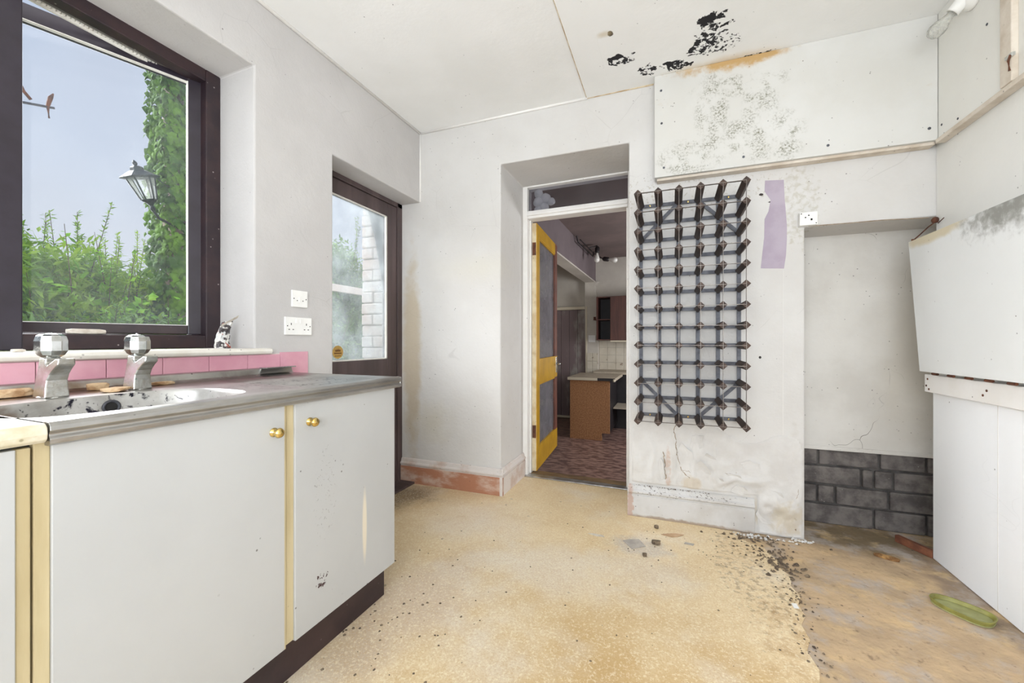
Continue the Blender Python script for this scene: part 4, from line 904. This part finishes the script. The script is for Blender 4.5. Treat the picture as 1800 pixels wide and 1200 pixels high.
# tiles on the end wall
tl = thing('splashback', (-.7, 7.04, .56), 'cream tiles with brown flower sprays above the far worktop', 'tiles')
MB().box(-1.185, -.2, 7.038, 7.049, .55, 1.06).build('grout', m_far_wall, tl)
for i in range(7):
    for j in range(4):
        x, z = -1.18+.140*i, .552+.128*j
        if i == 0 and j == 0: t0 = MB().box(x, x+.135, 7.030, 7.042, z, z+.123).build('tile', m_far_tile, tl, .002)
        else: instance(t0, tl, (.140*i, 0, .128*j))
tl2 = thing('splashback', (-1.3, 6.955, .5), 'narrow strip of flower tiles on the nib beside the boarded door', 'tiles')
for i in range(2):
    for j in range(3):
        x, z = -1.385+.098*i, .42+.14*j
        if i == 0 and j == 0: t0 = MB().box(x, x+.095, 6.948, 6.962, z, z+.136).build('tile', m_far_tile, tl2, .002)
        else: instance(t0, tl2, (.098*i, 0, .14*j))
ff = lambda a, z, d: (a, 6.958-d, z)
plate('light_switch', 'pale switch plate on the nib in the far kitchen', ff, -1.36, -1.24, 1.03, 1.15, [('rocker', -1.30, 1.09, .012, .022)], cat='switch')
m = MB(); m.tube([(-1.25, 6.95, 1.44), (-1.23, 6.92, 1.42), (-1.20, 6.91, 1.40), (-1.195, 6.91, 1.43)], .012, 8)
m.box(-1.27, -1.235, 6.94, 6.962, 1.41, 1.47)
tag(m.build('coat_hook', m_rust), 'small brown hook on the nib in the far kitchen', 'hook')
# far worktop run + base
fu = thing('far_counter', (-.55, 6.75, ZF), 'dark base units along the far kitchen end wall', 'counter')
MB().box(-1.185, .6, 6.45, 7.03, .515, .552).build('worktop', m_far_top, fu, .003)
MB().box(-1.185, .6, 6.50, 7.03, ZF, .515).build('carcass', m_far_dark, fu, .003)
# peninsula
pe = thing('peninsula_unit', (-1.08, 5.9, ZF), 'bare chipboard end panel unit with beige worktop in the far kitchen', 'cabinet')
MB().prism([(-1.362, ZF), (-.908, ZF), (-.908, ZF+.105), (-.800, ZF+.105), (-.800, .485), (-1.362, .485)], lambda a, b, d: (a, d, b), 5.60, 5.62).build('end_panel', m_chip, pe, .002)
MB().box(-1.362, -.81, 5.62, 6.44, ZF+.10, .485).build('carcass', m_far_dark, pe, .002)
MB().box(-.80, -.3, 5.95, 6.44, .05, .068).build('shelf', m_far_top, pe, .002)
MB().box(-1.39, -.72, 5.57, 6.445, .490, .530).build('worktop', m_far_top, pe, .003)
MB().box(-1.39, -.965, 5.564, 5.571, .492, .529).build('edging', m_far_edge, pe, .001)
MB().box(-.965, -.725, 5.566, 5.571, .492, .529).build('bare_edge', m_far_dark, pe, .001)
MB().lathe([(.016, 0), (.016, .03), (.01, .034)], 12, Matrix.Translation((-.735, 5.56, .485))).build('corner_cap', m_far_edge, pe)
# ceiling track with bulbs
tr = thing('track_light', (-1.08, 6.0, 2.44), 'dark ceiling bar light with two white bulbs in the far kitchen', 'lamp')
MB().tube([(-1.21, 5.35, 2.485), (-1.20, 5.40, 2.41), (-1.17, 6.35, 2.40), (-1.165, 6.40, 2.485)], .010, 8).build('bar', m_far_dark, tr)
MB().tube([(-1.17, 5.40, 2.44), (-1.14, 6.3, 2.43)], .008, 8).build('bar', m_far_dark, tr)
def bulb(p, d):
    q = Vector(d).normalized().to_track_quat('Z', 'Y').to_matrix().to_4x4(); mt = Matrix.Translation(p) @ q
    hd_ = MB().lathe([(.020, 0), (.034, .02), (.034, .09), (.028, .10)], 16, mt).build('lamp_holder', m_far_dark, tr, smooth=True)
    MB().lathe([(.016, .09), (.018, .12), (.034, .16), (.042, .195), (.036, .225), (.016, .24), (.002, .243)], 18, mt).build('bulb', m_bulb, hd_, smooth=True)
bulb((-1.03, 5.95, 2.455), (-.02, -.15, -1)); bulb((-1.00, 6.25, 2.33), (1, -.25, -.22))
MB().tube([(-1.15, 6.2, 2.43), (-1.0, 6.25, 2.33)], .008, 6).build('arm', m_far_dark, tr)
MB().tube([(-1.15, 5.9, 2.435), (-1.03, 5.95, 2.47)], .008, 6).build('arm', m_far_dark, tr)
# unidentified pale rounded cluster behind the transom glass, shaped by appearance only
cl = thing('pale_cluster', (-.93, 3.10, 2.06), 'pale rounded cluster seen through the transom glass', 'ornament')
for k, (x, z, r) in enumerate(((-.97, 2.20, .036), (-.92, 2.165, .040), (-.975, 2.135, .040), (-.93, 2.10, .036), (-.975, 2.075, .032), (-.875, 2.135, .030))):
    bm = bmesh.new(); bmesh.ops.create_icosphere(bm, subdivisions=3, radius=r); me = bpy.data.meshes.new('lobe')
    for v in bm.verts: v.co *= 1+.12*mn.noise(v.co*40+Vector((k, 0, 0)))
    bm.to_mesh(me); bm.free(); me.materials.append(m_plastic); me.polygons.foreach_set('use_smooth', [True]*len(me.polygons))
    o = bpy.data.objects.new('lobe', me); COL.objects.link(o); o.parent = cl; o.location = Vector((x, 2.965+.02*(k % 2), z))-Vector((-.93, 3.10, 2.06))

# ================================================================ OUTSIDE
o = MB().box(-14, -2.04, -6, 14, -.35, -.15).build('ground', m_ground); tag(o, 'garden ground outside the window', 'ground', kind='structure')
# outer brick pier beyond the glazed door
wo = thing('wall_outside', (-2.15, 2.7, 0), 'white painted brick pier outside the glazed door', 'wall', kind='structure')
MB().box(-2.305, -2.03, 2.512, 2.9, -.15, 2.75).build('core', m_ext_render, wo)
for j in range(33):
    z0 = -.15+.088*j; off = (0 if j % 2 else .11); x = -2.312-(.0 if j % 2 else .0)
    cuts = [-2.312, -2.20, -2.03] if j % 2 else [-2.314, -2.095, -2.03]
    for a, b in zip(cuts[:-1], cuts[1:]):
        MB().box(a+random.uniform(.001, .004), b-random.uniform(.002, .005), 2.494+random.uniform(-.006, .006), 2.53, z0+.003, z0+.082+random.uniform(-.003, .003)).build('brick', m_whitebrick, wo, .007, seg=2)
gr = thing('garden_rail', (-3.4, 3.6, -.15), 'pale horizontal rail seen through the outside door glass', 'rail')
MB().box(-3.43, -3.38, 2.75, 4.4, 1.585, 1.665).build('rail', m_rail, gr, .004)
for y in (2.78, 4.32): MB().box(-3.435, -3.375, y, y+.06, -.15, 1.585).build('post', m_rail, gr, .004)
# ivy-covered stone wall end
iv = thing('ivy_wall', (-4.9, 2.8, -.15), 'old stone wall end thickly covered with ivy outside the window', 'wall')
m = MB(); rr = random.Random(5)
m.box(-4.78, -4.56, 2.37, 3.3, -.15, 4.1)
m.build('wall_core', m_stone, iv, .03)
for j in range(18):
    z0 = -.15+.235*j; y = 2.36
    while y < 3.28:
        w = rr.uniform(.22, .40); MB().box(-4.60, -4.545+rr.uniform(-.012, .012), y+.008, min(y+w, 3.30)-.008, z0+.006, z0+.228).build('stone', m_stone, iv, .015, seg=2); y += w
def leaf_mesh(name, mat, parent, items, shape):
    """items: (p, dir, normal, size)"""
    nv = len(shape[0]); V = []; F = []
    for (p, d, nrm, s) in items:
        d = d.normalized(); b = d.cross(nrm); b = b.normalized() if b.length > 1e-4 else Vector((1, 0, 0)); n2 = b.cross(d)
        k = len(V)
        for (a, c, e) in shape[0]: q = p+d*(a*s)+b*(c*s)+n2*(e*s); V.append((q.x, q.y, q.z))
        for f in shape[1]: F.append(tuple(i+k for i in f))
    mm = MB(); mm.v = V; mm.f = F
    return mm.build(name, mat, parent, fix=False)
IVY = ([(0, 0, 0), (.25, .48, -.06), (.55, .30, -.02), (1.0, 0, -.12), (.55, -.30, -.02), (.25, -.48, -.06), (.45, 0, .06)], [(0, 1, 6), (1, 2, 6), (2, 3, 6), (3, 4, 6), (4, 5, 6), (5, 0, 6)])
NEED = ([(0, 0, 0), (.5, .15, .04), (1, 0, 0), (.5, -.15, .04)], [(0, 1, 2), (0, 2, 3)])
BROAD = ([(0, 0, 0), (.4, .34, -.04), (1, 0, -.1), (.4, -.34, -.04), (.5, 0, .05)], [(0, 1, 4), (1, 2, 4), (2, 3, 4), (3, 0, 4)])
items = []; rr = random.Random(9)
for _ in range(6500):
    z = rr.uniform(.9, 4.15); face = rr.random()
    lump = .05+.05*mn.noise(Vector((z*2.2, face*3, 1)))
    if face < .75:
        y = rr.uniform(2.27, 3.25); p = Vector((-4.545+rr.uniform(0, .10)+lump, y, z)); n_ = Vector((1, rr.uniform(-.5, .5), rr.uniform(-.1, .7)))
    else:
        p = Vector((rr.uniform(-4.80, -4.5), 2.35-rr.uniform(0, .09)-lump*.6, z)); n_ = Vector((rr.uniform(-.3, .6), -1, rr.uniform(-.1, .7)))
    if z < 1.42 and p.y > 2.40+rr.uniform(-.08, .08)+(z-1.2)*.7: continue
    items.append((p, Vector((rr.uniform(-.4, .4), rr.uniform(-.6, .6), -1)), n_.normalized(), rr.uniform(.045, .085)))
tag(leaf_mesh('ivy_leaves', m_leaf_ivy, iv, items, IVY), kind='stuff')
m = MB()
for k in range(14):
    y = 2.36+.07*k; pts = [(-4.53+.02*math.sin(3*j+k), y+.05*math.sin(j*1.3+k), .2+.42*j) for j in range(10)]; m.tube(pts, .008, 5)
m.build('ivy_stems', m_stem, iv)
# wall lantern, leaning
ln = thing('wall_lantern', (-4.40, 2.05, 2.2), 'dark green six-sided lantern tilting off the ivy wall', 'lantern')
lm = Matrix.Translation((-4.36, 2.080, 2.30)) @ Matrix.Rotation(R(20), 4, 'X') @ Matrix.Rotation(R(10), 4, 'Z')
MB().lathe([(.045, 0), (.055, .012), (.048, .02)], 6, lm).build('base_ring', m_lantern, ln)
MB().lathe([(.055, .02), (.098, .20)], 6, lm).build('glazing', m_lantern_glass, ln)
for i in range(6):
    a = 2*math.pi*i/6
    MB().tube([lm @ Vector((.056*math.cos(a), .056*math.sin(a), .015)), lm @ Vector((.101*math.cos(a), .101*math.sin(a), .203))], .0065, 6).build('glazing_bar', m_lantern, ln)
MB().lathe([(.100, .196), (.140, .200), (.142, .208), (.075, .250), (.050, .262), (.045, .285), (.030, .296), (.010, .300)], 6, lm).build('cap', m_lantern, ln)
MB().lathe([(.008, .296), (.018, .312), (.018, .326), (.004, .345)], 10, lm).build('finial', m_lantern, ln)
MB().lathe([(.012, -.085), (.022, -.06), (.014, -.035), (.030, -.012), (.045, 0)], 10, lm).build('stalk', m_lantern, ln)
e0 = lm @ Vector((0, 0, -.08))
MB().tube([e0, e0+Vector((-.02, .05, -.05)), (-4.46, 2.30, 2.16), (-4.54, 2.40, 2.20)], .012, 8).build('bracket', m_lantern, ln)
MB().tube([lm @ Vector((0, .12, .22)), (-4.45, 2.25, 2.52), (-4.52, 2.40, 2.53)], .004, 5).build('cable', m_lantern, ln)
# small rusty arm beyond the window
ar = thing('aerial_arm', (-3.0, .95, 2.2), 'small rusty metal arm outside near the window mullion', 'aerial')
MB().tube([(-3.0, .76, 2.19), (-3.0, 1.022, 2.262)], .006, 6).build('rod', m_rackmetal, ar)
MB().tube([(-3.0, 1.003, 2.20), (-3.0, .998, 2.26), (-3.0, 1.008, 2.31), (-3.0, 1.018, 2.335)], [.004, .008, .010, .003], 6).build('cross_rod', m_rust, ar)
MB().tube([(-3.0, .90, 2.33), (-3.0, .915, 2.29), (-3.0, .94, 2.26)], .007, 6).build('cross_rod', m_rust, ar)
MB().tube([(-3.0, .76, -.15), (-3.0, .76, 2.4)], .012, 8).build('mast', m_rackmetal, ar)
# shrubs
def shrub(name, label, c, h, rad, nb, nl, mat, seed, leaf=.088, shape=NEED, sprig=8, group='garden shrubs outside'):
    rr = random.Random(seed); t = thing(name, c, label, 'shrub', group)
    items = []; st2 = MB(); c = Vector(c)
    for b in range(nb):
        long_ = b < sprig
        a = rr.uniform(0, 6.283); r0 = rad*math.sqrt(rr.random()); hh = h*(rr.uniform(.98, 1.12) if long_ else rr.uniform(.45, 1.0)**.8*(1-.2*(r0/rad)**2))
        base = c+Vector((r0*.6*math.cos(a), r0*.6*math.sin(a), hh*.25)); tip = c+Vector((r0*math.cos(a)+rr.uniform(-.2, .2), r0*math.sin(a)+rr.uniform(-.2, .2), hh))
        mid = (base+tip)/2+Vector((rr.uniform(-.1, .1), rr.uniform(-.1, .1), .08))
        if long_ or b % 4 == 0: st2.tube([c+Vector((r0*.3*math.cos(a), r0*.3*math.sin(a), 0)), base, mid, tip], [.012, .008, .005, .002], 4)
        for k in range(nl):
            u = rr.random()**.8; p = base*(1-u)**2+mid*(2*u*(1-u))+tip*u*u
            if not long_: p = p+Vector((rr.gauss(0, .05), rr.gauss(0, .05), rr.gauss(0, .04)))
            d = Vector((rr.uniform(-1, 1), rr.uniform(-1, 1), rr.uniform(-.2, 1.1)))
            items.append((p, d, Vector((rr.uniform(-1, 1), rr.uniform(-1, 1), 1)).normalized(), leaf*rr.uniform(.6, 1.3)*(1.0 if not long_ else .42)))
    tag(leaf_mesh('foliage', mat, t, items, shape), kind='stuff'); st2.build('stems', m_stem, t)
    return t
G = -.15
shrub('feathery_shrub', 'feathery green shrub left of the window view beside the mullion', (-5.0, 1.45, G), 2.22, .55, 200, 260, m_leaf_feather, 41)
shrub('feathery_shrub', 'tall feathery shrub with bare twigs rising in the middle of the window view', (-5.5, 2.15, G), 2.22, .55, 200, 260, m_leaf_feather, 42, sprig=14)
shrub('feathery_shrub', 'grey-green low shrub filling the bottom left of the window view', (-4.1, 1.35, G), 1.40, .50, 200, 260, m_leaf_feather2, 43, sprig=4)
shrub('feathery_shrub', 'grey-green low shrub in front of the ivy wall foot', (-4.2, 1.95, G), 1.42, .40, 190, 260, m_leaf_feather2, 44, sprig=4)
shrub('feathery_shrub', 'yellow-green feathery shrub between the mullion and the lantern', (-5.0, 2.0, G), 1.95, .42, 170, 260, m_leaf_feather, 51, sprig=6)
shrub('broadleaf_shrub', 'bright green broad-leaved shrub at the centre of the hedge', (-4.75, 1.80, G), 2.0, .28, 50, 26, m_leaf_bright, 46, leaf=.11, shape=BROAD, sprig=3)
shrub('broadleaf_shrub', 'bright green broad-leaved plant close beside the ivy', (-4.6, 2.08, G), 1.75, .2, 36, 22, m_leaf_bright, 47, leaf=.09, shape=BROAD, sprig=2)
shrub('feathery_shrub', 'hazy shrub seen through the outside door glass above the rail', (-5.6, 5.0, G), 3.0, 1.0, 250, 260, m_leaf_feather2, 48, leaf=.10)
shrub('feathery_shrub', 'tall dark hedge behind the rail beyond the door glass', (-6.6, 6.4, G), 3.4, 1.2, 250, 260, m_leaf_feather, 49, leaf=.11)
shrub('feathery_shrub', 'low leafy shrub below the rail outside the door glass', (-4.3, 4.0, G), 1.5, .6, 200, 260, m_leaf_feather2, 50, leaf=.08)
